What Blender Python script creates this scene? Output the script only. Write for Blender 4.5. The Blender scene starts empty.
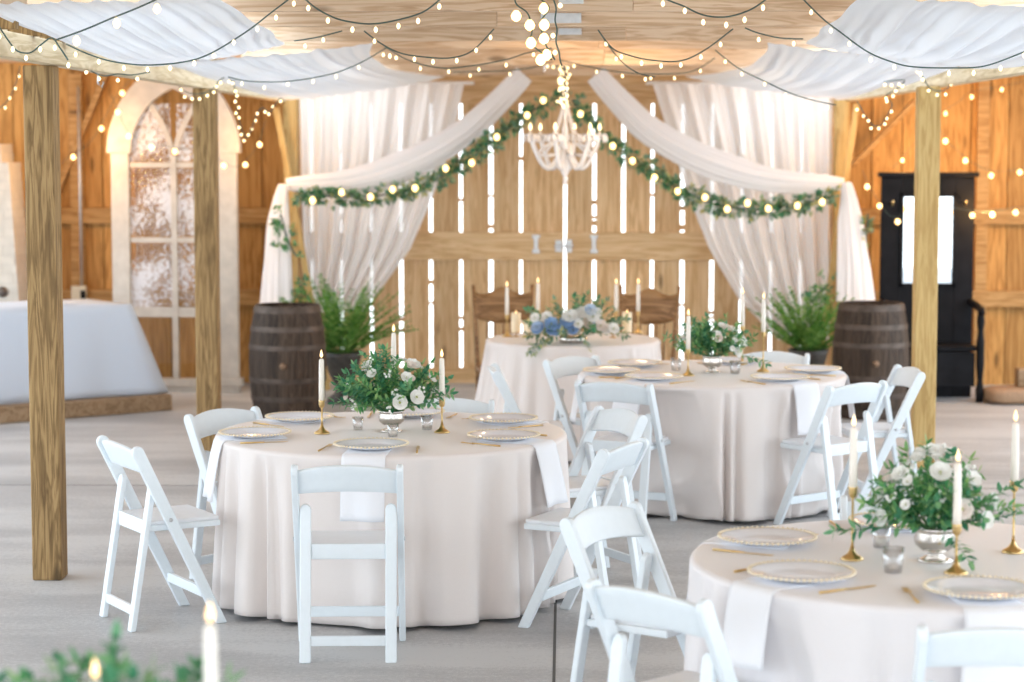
import bpy, math, random
from math import pi, sin, cos, tan, radians as R
from mathutils import Vector, Matrix
random.seed(7)
SC = bpy.context.scene
COL = SC.collection

# ------------------------------------------------------------------ camera
F = 2200.0
H = 2.09
YAW, PITCH = R(1.38), R(5.07)
cd = bpy.data.cameras.new('camera'); cam = bpy.data.objects.new('camera', cd); COL.objects.link(cam)
cam.location = (0, 0, H); cam.rotation_euler = (pi/2 - PITCH, 0, YAW)
cd.sensor_width = 36; cd.lens = F/1024*36; cd.clip_end = 200
cd.dof.use_dof = True; cd.dof.focus_distance = 9.4; cd.dof.aperture_fstop = 2.4
SC.camera = cam
CM = cam.rotation_euler.to_matrix()
def ray(px, py): return CM @ Vector(((px-512)/F, -(py-341)/F, -1))
def atY(px, py, Y):
    d = ray(px, py); return Vector((0, 0, H)) + d*(Y/d.y)
def atZ(px, py, Z):
    d = ray(px, py); return Vector((0, 0, H)) + d*((Z-H)/d.z)

SC.view_settings.view_transform = 'Standard'; SC.view_settings.look = 'None'
SC.view_settings.gamma = 1; SC.view_settings.use_curve_mapping = False
SC.view_settings.exposure = 0.0

# ------------------------------------------------------------------ materials
def newmat(name):
    m = bpy.data.materials.new(name); m.use_nodes = True
    nt = m.node_tree; b = nt.nodes['Principled BSDF']
    return m, nt, b
def N(nt, t, **kw):
    n = nt.nodes.new(t)
    for k, v in kw.items():
        if k.startswith('i_'): n.inputs[k[2:].replace('_', ' ')].default_value = v
        else: setattr(n, k, v)
    return n
def ramp(nt, stops):
    r = nt.nodes.new('ShaderNodeValToRGB'); e = r.color_ramp.elements
    while len(e) < len(stops): e.new(0.5)
    for el, (p, c) in zip(e, stops): el.position = p; el.color = (*c, 1)
    return r
def plain(name, col, rough=.5, metal=0., var=.06, scale=30, bump=0., spec=.5, sheen=0.):
    m, nt, b = newmat(name)
    tc = N(nt, 'ShaderNodeTexCoord'); no = N(nt, 'ShaderNodeTexNoise'); no.inputs['Scale'].default_value = scale; no.inputs['Detail'].default_value = 4
    nt.links.new(tc.outputs['Object'], no.inputs['Vector'])
    lo = tuple(max(0, c*(1-var)) for c in col); hi = tuple(min(1, c*(1+var)) for c in col)
    r = ramp(nt, [(.3, lo), (.7, hi)])
    nt.links.new(no.outputs['Fac'], r.inputs['Fac']); nt.links.new(r.outputs['Color'], b.inputs['Base Color'])
    b.inputs['Roughness'].default_value = rough; b.inputs['Metallic'].default_value = metal
    b.inputs['Specular IOR Level'].default_value = spec
    if sheen: b.inputs['Sheen Weight'].default_value = sheen
    if bump:
        bp = N(nt, 'ShaderNodeBump'); bp.inputs['Strength'].default_value = bump; bp.inputs['Distance'].default_value = .01
        nt.links.new(no.outputs['Fac'], bp.inputs['Height']); nt.links.new(bp.outputs['Normal'], b.inputs['Normal'])
    return m
def wood(name, cols, axis='Z', rough=.65, grain=1., island=.35, knots=True, spec=.3):
    """cols: dark, mid, light. Grain runs along AXIS (object coordinates)."""
    m, nt, b = newmat(name); L = nt.links
    tc = N(nt, 'ShaderNodeTexCoord'); geo = N(nt, 'ShaderNodeNewGeometry')
    mp = N(nt, 'ShaderNodeMapping')
    sc = {'X': (.6, 9, 9), 'Y': (9, .6, 9), 'Z': (9, 9, .6)}[axis]
    mp.inputs['Scale'].default_value = tuple(s*grain for s in sc)
    add = N(nt, 'ShaderNodeVectorMath', operation='ADD'); mul = N(nt, 'ShaderNodeMath', operation='MULTIPLY'); mul.inputs[1].default_value = 37.
    L.new(geo.outputs['Random Per Island'], mul.inputs[0]); L.new(tc.outputs['Object'], add.inputs[0]); L.new(mul.outputs[0], add.inputs[1])
    L.new(add.outputs[0], mp.inputs['Vector'])
    n1 = N(nt, 'ShaderNodeTexNoise'); n1.inputs['Scale'].default_value = 1.6; n1.inputs['Detail'].default_value = 6; n1.inputs['Distortion'].default_value = 1.2
    L.new(mp.outputs[0], n1.inputs['Vector'])
    wv = N(nt, 'ShaderNodeMath', operation='MULTIPLY'); wv.inputs[1].default_value = 34.
    sn = N(nt, 'ShaderNodeMath', operation='SINE'); L.new(n1.outputs['Fac'], wv.inputs[0]); L.new(wv.outputs[0], sn.inputs[0])
    mr = N(nt, 'ShaderNodeMapRange'); mr.inputs['From Min'].default_value = -1; L.new(sn.outputs[0], mr.inputs['Value'])
    n2 = N(nt, 'ShaderNodeTexNoise'); n2.inputs['Scale'].default_value = 5; n2.inputs['Detail'].default_value = 3; L.new(mp.outputs[0], n2.inputs['Vector'])
    mx = N(nt, 'ShaderNodeMath', operation='MULTIPLY_ADD'); mx.inputs[1].default_value = .45; L.new(mr.outputs[0], mx.inputs[0])
    m2 = N(nt, 'ShaderNodeMath', operation='MULTIPLY'); m2.inputs[1].default_value = .6; L.new(n2.outputs['Fac'], m2.inputs[0]); L.new(m2.outputs[0], mx.inputs[2])
    r = ramp(nt, [(.15, cols[0]), (.5, cols[1]), (.9, cols[2])]); L.new(mx.outputs[0], r.inputs['Fac'])
    last = r.outputs['Color']
    hs = N(nt, 'ShaderNodeHueSaturation'); mr2 = N(nt, 'ShaderNodeMapRange'); mr2.inputs['To Min'].default_value = 1-island; mr2.inputs['To Max'].default_value = 1+island*.6
    L.new(geo.outputs['Random Per Island'], mr2.inputs['Value']); L.new(mr2.outputs[0], hs.inputs['Value']); L.new(last, hs.inputs['Color']); last = hs.outputs['Color']
    if knots:
        mk = N(nt, 'ShaderNodeMapping'); s2 = {'X': (1.4, 5, 5), 'Y': (5, 1.4, 5), 'Z': (5, 5, 1.4)}[axis]; mk.inputs['Scale'].default_value = s2
        L.new(add.outputs[0], mk.inputs['Vector'])
        vo = N(nt, 'ShaderNodeTexVoronoi'); vo.inputs['Scale'].default_value = 1.; L.new(mk.outputs[0], vo.inputs['Vector'])
        kr = ramp(nt, [(.06, (1, 1, 1)), (.13, (0, 0, 0))]); L.new(vo.outputs['Distance'], kr.inputs['Fac'])
        mixk = N(nt, 'ShaderNodeMix', data_type='RGBA'); kf = N(nt, 'ShaderNodeMath', operation='MULTIPLY'); kf.inputs[1].default_value = .75
        L.new(kr.outputs['Color'], kf.inputs[0]); L.new(kf.outputs[0], mixk.inputs[0]); L.new(last, mixk.inputs[6]); mixk.inputs[7].default_value = (*[c*.35 for c in cols[0]], 1)
        last = mixk.outputs[2]
    L.new(last, b.inputs['Base Color']); b.inputs['Roughness'].default_value = rough; b.inputs['Specular IOR Level'].default_value = spec
    bp = N(nt, 'ShaderNodeBump'); bp.inputs['Strength'].default_value = .25; bp.inputs['Distance'].default_value = .004
    L.new(mx.outputs[0], bp.inputs['Height']); L.new(bp.outputs['Normal'], b.inputs['Normal'])
    return m
def fabric(name, col, trans=.0, see=0., rough=.8, weave=400, sheen=.2, bump=.08):
    m, nt, b = newmat(name); L = nt.links
    tc = N(nt, 'ShaderNodeTexCoord'); no = N(nt, 'ShaderNodeTexNoise'); no.inputs['Scale'].default_value = weave; L.new(tc.outputs['Object'], no.inputs['Vector'])
    r = ramp(nt, [(.3, tuple(c*.96 for c in col)), (.7, col)]); L.new(no.outputs['Fac'], r.inputs['Fac']); L.new(r.outputs['Color'], b.inputs['Base Color'])
    b.inputs['Roughness'].default_value = rough; b.inputs['Sheen Weight'].default_value = sheen; b.inputs['Specular IOR Level'].default_value = .2
    out = nt.nodes['Material Output']; last = b.outputs[0]
    if trans:
        t = N(nt, 'ShaderNodeBsdfTranslucent'); t.inputs['Color'].default_value = (*col, 1); mx = N(nt, 'ShaderNodeMixShader'); mx.inputs[0].default_value = trans
        L.new(last, mx.inputs[1]); L.new(t.outputs[0], mx.inputs[2]); last = mx.outputs[0]
    if see:
        t = N(nt, 'ShaderNodeBsdfTransparent'); mx = N(nt, 'ShaderNodeMixShader'); mx.inputs[0].default_value = see
        L.new(last, mx.inputs[1]); L.new(t.outputs[0], mx.inputs[2]); last = mx.outputs[0]
    L.new(last, out.inputs['Surface'])
    return m
def leafmat(name, a, bcol, c, trans=.3):
    m, nt, b = newmat(name); L = nt.links
    geo = N(nt, 'ShaderNodeNewGeometry'); r = ramp(nt, [(0., a), (.5, bcol), (1., c)]); L.new(geo.outputs['Random Per Island'], r.inputs['Fac'])
    L.new(r.outputs['Color'], b.inputs['Base Color']); b.inputs['Roughness'].default_value = .45; b.inputs['Specular IOR Level'].default_value = .35
    t = N(nt, 'ShaderNodeBsdfTranslucent'); L.new(r.outputs['Color'], t.inputs['Color']); mx = N(nt, 'ShaderNodeMixShader'); mx.inputs[0].default_value = trans
    L.new(b.outputs[0], mx.inputs[1]); L.new(t.outputs[0], mx.inputs[2]); L.new(mx.outputs[0], nt.nodes['Material Output'].inputs['Surface'])
    return m
def glow(name, col, strength, base=(.9, .8, .6)):
    m, nt, b = newmat(name)
    no = N(nt, 'ShaderNodeTexNoise'); r = ramp(nt, [(.2, tuple(c*.9 for c in base)), (.8, base)]); nt.links.new(no.outputs['Fac'], r.inputs['Fac']); nt.links.new(r.outputs['Color'], b.inputs['Base Color'])
    b.inputs['Emission Color'].default_value = (*col, 1); b.inputs['Emission Strength'].default_value = strength
    return m
def glass(name, col=(1, 1, 1), rough=.02, see=.75, bump=0., bscale=60):
    m, nt, b = newmat(name); L = nt.links
    g = N(nt, 'ShaderNodeBsdfGlossy'); g.inputs['Roughness'].default_value = rough
    t = N(nt, 'ShaderNodeBsdfTransparent'); t.inputs['Color'].default_value = (*col, 1)
    lw = N(nt, 'ShaderNodeLayerWeight'); lw.inputs['Blend'].default_value = .35
    mr = N(nt, 'ShaderNodeMapRange'); mr.inputs['To Min'].default_value = (1-see)*.4; mr.inputs['To Max'].default_value = 1.; L.new(lw.outputs['Facing'], mr.inputs['Value'])
    mx = N(nt, 'ShaderNodeMixShader'); L.new(mr.outputs[0], mx.inputs[0]); L.new(t.outputs[0], mx.inputs[1]); L.new(g.outputs[0], mx.inputs[2])
    if bump:
        no = N(nt, 'ShaderNodeTexNoise'); no.inputs['Scale'].default_value = bscale; no.inputs['Detail'].default_value = 3; tc = N(nt, 'ShaderNodeTexCoord'); L.new(tc.outputs['Object'], no.inputs['Vector'])
        bp = N(nt, 'ShaderNodeBump'); bp.inputs['Strength'].default_value = bump; bp.inputs['Distance'].default_value = .05; L.new(no.outputs['Fac'], bp.inputs['Height']); L.new(bp.outputs[0], g.inputs['Normal']); L.new(bp.outputs[0], lw.inputs['Normal'])
    L.new(mx.outputs[0], nt.nodes['Material Output'].inputs['Surface'])
    return m

M = {}
M['resin'] = plain('white_resin', (.76, .82, .86), .38, var=.015)
M['pad'] = plain('seat_vinyl', (.79, .81, .84), .5, var=.02)
M['cloth'] = fabric('blush_satin', (.79, .725, .695), rough=.38, sheen=.25)
M['cloth_c'] = fabric('white_satin', (.80, .77, .78), rough=.4, sheen=.25)
M['linen'] = fabric('blue_white_linen', (.62, .69, .80), rough=.8)
M['napkin'] = fabric('napkin_white', (.88, .89, .93), rough=.85)
M['voile'] = fabric('white_voile', (.90, .90, .92), trans=.13, see=.0)
M['curtain'] = fabric('sheer_curtain', (.97, .96, .965), trans=.18, see=.14)
M['swag'] = fabric('swag_tulle', (.95, .91, .91), trans=.12, see=.0)
M['oldpine'] = wood('barn_pine_pale', ((.52, .31, .14), (.71, .47, .25), (.81, .60, .36)), 'Z', island=.18)
M['railpine'] = wood('barn_pine_rail', ((.52, .31, .14), (.69, .46, .24), (.80, .59, .36)), 'X', island=.1)
M['orange'] = wood('barn_pine_orange', ((.34, .16, .04), (.55, .28, .08), (.66, .37, .12)), 'Z', island=.3)
M['girt'] = wood('barn_girt', ((.30, .15, .05), (.44, .25, .09), (.54, .33, .14)), 'X', island=.1)
M['ceil'] = wood('loft_plank', ((.52, .33, .19), (.72, .52, .35), (.81, .63, .46)), 'X', island=.2)
M['post'] = wood('treated_post', ((.13, .075, .028), (.30, .185, .075), (.44, .29, .13)), 'Z', island=.05, grain=1.3)
M['post2'] = wood('pine_post_pale', ((.42, .26, .09), (.56, .38, .15), (.64, .46, .20)), 'Z', island=.05, grain=1.3)
M['beam'] = wood('treated_beam', ((.50, .38, .22), (.66, .53, .34), (.76, .64, .46)), 'Y', island=.08)
M['joist'] = wood('pale_joist', ((.55, .42, .24), (.72, .60, .40), (.80, .70, .52)), 'X', island=.15, knots=False)
M['barrel'] = wood('barrel_oak', ((.028, .018, .013), (.06, .04, .028), (.095, .065, .045)), 'Z', island=.35, knots=False)
M['barrelhead'] = wood('barrel_head', ((.20, .12, .07), (.30, .19, .12), (.38, .26, .17)), 'X', island=.1, knots=False)
M['hoop'] = plain('hoop_iron', (.11, .085, .07), .55, .7, var=.3, scale=12)
M['brown'] = wood('antique_oak', ((.13, .065, .025), (.26, .14, .06), (.36, .21, .10)), 'X', island=.1, knots=False, rough=.45)
M['black'] = plain('black_paint', (.008, .008, .010), .5, var=.4, scale=8, spec=.12)
M['timber'] = wood('rough_timber', ((.20, .12, .06), (.32, .21, .12), (.42, .29, .18)), 'X', island=.1)
M['gold'] = plain('brushed_brass', (.74, .53, .24), .28, 1., var=.08)
M['goldrim'] = plain('gold_bead', (.86, .76, .58), .35, .35, var=.05)
M['silver'] = plain('mercury_silver', (.70, .66, .62), .22, 1., var=.12, scale=18)
M['wax'] = plain('ivory_wax', (.84, .78, .70), .5, var=.02)
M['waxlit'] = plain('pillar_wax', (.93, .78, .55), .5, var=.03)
M['flame'] = glow('candle_flame', (1., .60, .20), 2.2)
M['mini'] = glow('mini_bulb', (1., .78, .42), 2.6)
M['bulb'] = glow('warm_bulb', (1., .62, .22), 4)
M['cord'] = plain('green_cord', (.055, .10, .085), .5, var=.2)
M['wire'] = plain('black_wire', (.03, .03, .03), .5)
M['plate'] = plain('charger_glass', (.84, .85, .90), .12, var=.02, spec=.6)
M['leaf'] = leafmat('green_leaf', (.05, .22, .08), (.14, .38, .13), (.34, .52, .20))
M['ruscus'] = leafmat('ruscus_leaf', (.04, .19, .10), (.10, .31, .16), (.24, .45, .21))
M['fern'] = leafmat('fern_frond', (.05, .20, .03), (.12, .32, .06), (.28, .48, .12))
M['euca'] = leafmat('eucalyptus_leaf', (.11, .25, .18), (.24, .40, .28), (.62, .56, .22))
M['petal'] = fabric('white_petal', (.95, .94, .91), trans=.25, weave=80)
M['blush'] = fabric('blush_petal', (.92, .84, .78), trans=.25, weave=80)
M['bluep'] = fabric('blue_petal', (.30, .47, .72), trans=.2, weave=80)
M['pblue'] = fabric('pale_blue_petal', (.55, .68, .85), trans=.2, weave=80)
M['eye'] = plain('flower_eye', (.45, .48, .12), .7, var=.2)
M['urn'] = plain('dark_urn', (.06, .055, .05), .5, var=.3)
M['crystal'] = glass('milky_crystal', (.96, .95, .95), .08, .3)
M['acryl'] = plain('frosted_acrylic', (.86, .82, .80), .15, var=.02)
M['tumbler'] = glass('tumbler_glass', (.985, .985, .99), .03, .93)
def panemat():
    m = glass('pane_painted_reflection', (.95, .90, .82), .06, .95, bump=.5, bscale=34); nt = m.node_tree; L = nt.links
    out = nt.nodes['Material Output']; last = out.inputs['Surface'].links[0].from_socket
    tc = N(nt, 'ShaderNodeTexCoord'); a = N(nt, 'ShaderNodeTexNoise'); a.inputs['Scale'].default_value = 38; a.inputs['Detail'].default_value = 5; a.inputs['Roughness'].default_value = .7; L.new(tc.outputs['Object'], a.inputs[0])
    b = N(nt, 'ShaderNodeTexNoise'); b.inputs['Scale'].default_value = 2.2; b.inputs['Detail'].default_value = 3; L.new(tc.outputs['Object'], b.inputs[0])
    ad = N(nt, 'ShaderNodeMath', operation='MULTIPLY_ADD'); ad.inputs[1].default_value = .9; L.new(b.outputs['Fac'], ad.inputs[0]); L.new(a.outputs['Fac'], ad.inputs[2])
    r = ramp(nt, [(.96, (0, 0, 0)), (1.0, (.85, .85, .85))]); hf = N(nt, 'ShaderNodeMath', operation='MULTIPLY'); hf.inputs[1].default_value = 1.; L.new(ad.outputs[0], hf.inputs[0]); L.new(hf.outputs[0], r.inputs['Fac'])  # white speckle painted into the glass in place of broken reflections
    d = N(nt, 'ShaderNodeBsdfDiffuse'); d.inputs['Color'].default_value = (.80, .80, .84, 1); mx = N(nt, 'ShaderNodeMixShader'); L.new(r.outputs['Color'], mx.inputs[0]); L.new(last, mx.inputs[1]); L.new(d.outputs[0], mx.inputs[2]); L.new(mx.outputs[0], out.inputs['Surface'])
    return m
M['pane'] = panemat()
M['chip'] = plain('chipped_white_paint', (.56, .51, .45), .6, var=.12, scale=9)
M['brick'] = plain('painted_brick', (.60, .54, .46), .8, var=.1, scale=10, bump=.4)
M['mortar'] = plain('painted_mortar', (.56, .50, .43), .9, var=.1)
M['steel'] = plain('galvanised_steel', (.62, .64, .66), .4, .8, var=.08)
M['cream'] = plain('cream_plastic', (.70, .64, .50), .5)
M['sack'] = plain('burlap', (.36, .23, .14), .9, var=.2, scale=60, bump=.4)
M['paper'] = plain('white_paper', (.92, .92, .93), .7, var=.01)
def mirrormat():
    m, nt, b = newmat('mirror_glass'); b.inputs['Metallic'].default_value = 1; b.inputs['Roughness'].default_value = .03
    no = N(nt, 'ShaderNodeTexNoise'); r = ramp(nt, [(.3, (.78, .80, .82)), (.7, (.84, .85, .86))]); nt.links.new(no.outputs['Fac'], r.inputs['Fac']); nt.links.new(r.outputs['Color'], b.inputs['Base Color']); return m
M['mirror'] = mirrormat()
def floormat():
    m, nt, b = newmat('concrete'); L = nt.links
    tc = N(nt, 'ShaderNodeTexCoord'); mp = N(nt, 'ShaderNodeMapping'); mp.inputs['Scale'].default_value = (.5, 1.6, 1); L.new(tc.outputs['Object'], mp.inputs[0])
    n1 = N(nt, 'ShaderNodeTexNoise'); n1.inputs['Scale'].default_value = 1.1; n1.inputs['Detail'].default_value = 8; n1.inputs['Roughness'].default_value = .6; L.new(mp.outputs[0], n1.inputs['Vector'])
    n2 = N(nt, 'ShaderNodeTexNoise'); n2.inputs['Scale'].default_value = 45; n2.inputs['Detail'].default_value = 4; L.new(tc.outputs['Object'], n2.inputs['Vector'])
    n3 = N(nt, 'ShaderNodeTexNoise'); n3.inputs['Scale'].default_value = 190; L.new(tc.outputs['Object'], n3.inputs['Vector'])
    a = N(nt, 'ShaderNodeMath', operation='MULTIPLY_ADD'); a.inputs[1].default_value = .35; L.new(n2.outputs['Fac'], a.inputs[0]); L.new(n1.outputs['Fac'], a.inputs[2])
    a2 = N(nt, 'ShaderNodeMath', operation='MULTIPLY_ADD'); a2.inputs[1].default_value = .5; L.new(n3.outputs['Fac'], a2.inputs[0]); L.new(a.outputs[0], a2.inputs[2])
    r = ramp(nt, [(.68, (.33, .325, .33)), (.93, (.45, .445, .445)), (1.15, (.54, .535, .53))]); L.new(a2.outputs[0], r.inputs['Fac'])
    L.new(r.outputs['Color'], b.inputs['Base Color']); b.inputs['Roughness'].default_value = .62; b.inputs['Specular IOR Level'].default_value = .4
    bp = N(nt, 'ShaderNodeBump'); bp.inputs['Strength'].default_value = .25; bp.inputs['Distance'].default_value = .006; L.new(a2.outputs[0], bp.inputs['Height']); L.new(bp.outputs[0], b.inputs['Normal'])
    return m
M['floor'] = floormat()
M['joint'] = plain('joint_dark', (.10, .095, .09), .9)

# ------------------------------------------------------------------ mesh builder
class MB:
    def __init__(s): s.v = []; s.f = []; s.sm = []; s.mi = []
    def add(s, vs, fs, smooth=False, mi=0, mat=None):
        o = len(s.v)
        if mat is not None: vs = [mat @ Vector(v) for v in vs]
        s.v += [tuple(v) for v in vs]; s.f += [tuple(i+o for i in f) for f in fs]; s.sm += [smooth]*len(fs); s.mi += [mi]*len(fs); return s
    def box(s, c, d, mat=None, mi=0):
        x, y, z = c; a, b, e = d[0]/2, d[1]/2, d[2]/2
        vs = [(x+i*a, y+j*b, z+k*e) for i in (-1, 1) for j in (-1, 1) for k in (-1, 1)]
        return s.add(vs, [(0, 1, 3, 2), (4, 6, 7, 5), (0, 4, 5, 1), (2, 3, 7, 6), (0, 2, 6, 4), (1, 5, 7, 3)], False, mi, mat)
    def beam(s, p, q, w, t, up=(0, 0, 1)):
        p, q = Vector(p), Vector(q); d = (q-p); L = d.length; d.normalize(); up = Vector(up)
        x = d.cross(up)
        if x.length < 1e-4: x = d.cross(Vector((1, 0, 0)))
        x.normalize(); y = x.cross(d)
        m = Matrix((x, y, d)).transposed().to_4x4(); m.translation = (p+q)/2
        return s.box((0, 0, 0), (w, t, L), m)
    def tube(s, pts, r, n=6, cap=True, rs=None, mat=None, mi=0):
        pts = [Vector(p) for p in pts]; k = len(pts); rings = []; vs = []
        up = Vector((0, 0, 1)); pn = None
        for i, p in enumerate(pts):
            t = (pts[min(i+1, k-1)]-pts[max(i-1, 0)])
            if t.length < 1e-9: t = Vector((0, 0, 1))
            t.normalize()
            if pn is None:
                a = up if abs(t.z) < .9 else Vector((1, 0, 0)); pn = (a - t*a.dot(t)).normalized()
            else:
                q = pn - t*pn.dot(t); pn = q.normalized() if q.length > 1e-6 else pn
            b = t.cross(pn); rr = rs[i] if rs else r
            for j in range(n):
                an = 2*pi*j/n; vs.append(p + (pn*cos(an)+b*sin(an))*rr)
        fs = [(i*n+j, i*n+(j+1) % n, (i+1)*n+(j+1) % n, (i+1)*n+j) for i in range(k-1) for j in range(n)]
        if cap: fs += [tuple(range(n))[::-1], tuple(range((k-1)*n, k*n))]
        return s.add(vs, fs, True, mi, mat)
    def lathe(s, prof, n=24, c=(0, 0, 0), mat=None, mi=0, cap=True, smooth=True):
        vs = []; fs = []
        for (r, z) in prof:
            for j in range(n): a = 2*pi*j/n; vs.append((c[0]+r*cos(a), c[1]+r*sin(a), c[2]+z))
        k = len(prof)
        for i in range(k-1):
            for j in range(n): fs.append((i*n+j, i*n+(j+1) % n, (i+1)*n+(j+1) % n, (i+1)*n+j))
        if cap:
            if prof[0][0] > 1e-6: fs.append(tuple(range(n))[::-1])
            if prof[-1][0] > 1e-6: fs.append(tuple(range((k-1)*n, k*n)))
        return s.add(vs, fs, smooth, mi, mat)
    def ball(s, c, r, n=8, sz=(1, 1, 1), mi=0, mat=None):
        pr = [(max(1e-4, r*sin(pi*i/(n//2+1))), -r*cos(pi*i/(n//2+1))) for i in range(n//2+2)]
        vs = []; fs = []
        for (a, z) in pr:
            for j in range(n): t = 2*pi*j/n; vs.append((c[0]+a*cos(t)*sz[0], c[1]+a*sin(t)*sz[1], c[2]+z*sz[2]))
        for i in range(len(pr)-1):
            for j in range(n): fs.append((i*n+j, i*n+(j+1) % n, (i+1)*n+(j+1) % n, (i+1)*n+j))
        return s.add(vs, fs, True, mi, mat)
    def prism(s, poly, t, mat=None, mi=0):
        """poly in local XY extruded +-t/2 in local Z, placed by mat"""
        n = len(poly); vs = [(x, y, -t/2) for x, y in poly]+[(x, y, t/2) for x, y in poly]
        fs = [tuple(range(n))[::-1], tuple(range(n, 2*n))]+[(i, (i+1) % n, n+(i+1) % n, n+i) for i in range(n)]
        return s.add(vs, fs, False, mi, mat)
    def grid(s, fn, nu, nv, smooth=True, wrap=False, mi=0):
        vs = [fn(i/(nu-1) if not wrap else i/nu, j/(nv-1)) for i in range(nu) for j in range(nv)]
        fs = []
        for i in range(nu if wrap else nu-1):
            for j in range(nv-1):
                a = i*nv+j; b = ((i+1) % nu)*nv+j; fs.append((a, b, b+1, a+1))
        return s.add(vs, fs, smooth, mi)
    def leaf(s, p, d, up, L, W, curl=.15, mi=0):
        p, d, up = Vector(p), Vector(d).normalized(), Vector(up)
        x = d.cross(up)
        if x.length < 1e-4: x = d.cross(Vector((.3, 1, .2)))
        x.normalize(); n = x.cross(d)
        vs = [p, p+d*L*.33+x*W*.5+n*L*.04, p+d*L*.36-n*W*.08, p+d*L*.33-x*W*.5+n*L*.04, p+d*L*.7+x*W*.36-n*L*curl*.4, p+d*L*.7-n*(L*curl*.5), p+d*L*.7-x*W*.36-n*L*curl*.4, p+d*L-n*L*curl]
        return s.add(vs, [(0, 1, 2), (0, 2, 3), (1, 4, 5, 2), (2, 5, 6, 3), (4, 7, 5), (5, 7, 6)], True, mi)
    def build(s, name, mat, parent=None, loc=None, bevel=0, solid=0, sub=0):
        me = bpy.data.meshes.new(name); me.from_pydata(s.v, [], s.f); me.update()
        me.polygons.foreach_set('use_smooth', s.sm)
        for m in (mat if isinstance(mat, (list, tuple)) else [mat]): me.materials.append(m)
        me.polygons.foreach_set('material_index', s.mi)
        o = bpy.data.objects.new(name, me); COL.objects.link(o)
        if parent is not None: o.parent = parent
        if loc is not None: o.location = loc
        if solid:
            md = o.modifiers.new('solid', 'SOLIDIFY'); md.thickness = solid; md.offset = 0
        if bevel:
            md = o.modifiers.new('bevel', 'BEVEL'); md.width = bevel; md.segments = 2; md.limit_method = 'ANGLE'; md.angle_limit = R(40)
        if sub:
            md = o.modifiers.new('sub', 'SUBSURF'); md.levels = sub; md.render_levels = sub
        return o
def tag(o, label, cat, group=None):
    o['label'] = label; o['category'] = cat
    if group: o['group'] = group
    return o
def thing(name, label, cat, loc=(0, 0, 0), rz=0, group=None):
    o = bpy.data.objects.new(name, None); COL.objects.link(o); o.empty_display_size = .1
    o.location = loc; o.rotation_euler = (0, 0, rz); return tag(o, label, cat, group)
def kids(o): return [c for c in bpy.data.objects if c.parent == o]
def struct(o): o['kind'] = 'structure'; return o
KIDS = {}
def dup(o, label=None, loc=None, rz=None, cat=None, group=None):
    def rec(x, par):
        c = x.copy(); COL.objects.link(c)
        if par is not None: c.parent = par
        for k in KIDS.setdefault(x.name, [q.name for q in kids(x)]): rec(bpy.data.objects[k], c)
        return c
    c = rec(o, None)
    if label: c['label'] = label
    if loc is not None: c.location = loc
    if rz is not None: c.rotation_euler = (0, 0, rz)
    if group: c['group'] = group
    return c

# ------------------------------------------------------------------ setting
WY = 19.3                      # back wall plane
CZ = 2.68                      # loft underside
mb = MB(); mb.box((0, 9.5, -.1), (19, 22, .2)); struct(mb.build('floor', M['floor']))
mb = MB(); mb.box((-.04, 9.5, .0006), (.012, 20, .0016)); mb.box((0, 8.05, .0006), (15, .008, .0016)); mb.box((0, 13.4, .0006), (15, .008, .0016)); struct(mb.build('trim_1', M['joint']))

def plankwall(mb, x0, x1, z0, z1, y, w, gap, th=.022):
    x = x0
    while x < x1-.02:
        ww = min(w*random.uniform(.85, 1.15), x1-x)
        mb.box((x+ww/2, y+random.uniform(0, .008), (z0+z1)/2), (ww-gap, th, z1-z0)); x += ww
for side, sx in (('left', -1), ('right', 1)):
    mb = MB()
    a, b = (-8.2, -2.36) if sx < 0 else (2.36, 8.2)
    plankwall(mb, a, b, 0, 2.86, WY, .285, .008)
    o = struct(mb.build('wall_back_'+side, M['orange'], bevel=.002))
    # added sheets blocking light in the board gaps, left open behind two boards on the left where daylight shows
    mb = MB()
    if sx < 0:
        g1 = atY(160, 350, WY).x; g2 = atY(191, 350, WY).x
        for p, q in ((-8.2, g1-.05), (g1+.05, g2-.05), (g2+.05, b)): mb.box(((p+q)/2, WY+.06, 1.43), (q-p, .02, 2.86))
        mb.box(((g1+g2)/2, WY+.05, 1.75), (.6, .02, 1.94))
    else: mb.box(((a+b)/2, WY+.06, 1.43), (b-a, .02, 2.86))
    mb.build('gap_light_block', M['black'], o)
    mb = MB()
    for z in (1.48, .76): mb.box(((a+b)/2, WY-.045, z), (b-a, .065, .14))
    mb.build('girt', M['girt'], o, bevel=.003)
    mb = MB()
    if sx < 0: mb.beam((-4.62, WY-.05, 1.3), (-4.0, WY-.05, 2.72), .05, .12, (0, 1, 0)); mb.box((-4.28, WY-.045, 1.36), (.12, .06, 2.72))
    else: mb.beam(atY(852, 166, WY-.2), atY(916, 100, WY-.2), .04, .13, (0, 1, 0)); mb.box((3.62, WY-.04, 1.36), (.1, .06, 2.72))
    mb.build('brace', M['girt'], o, bevel=.003)
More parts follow.
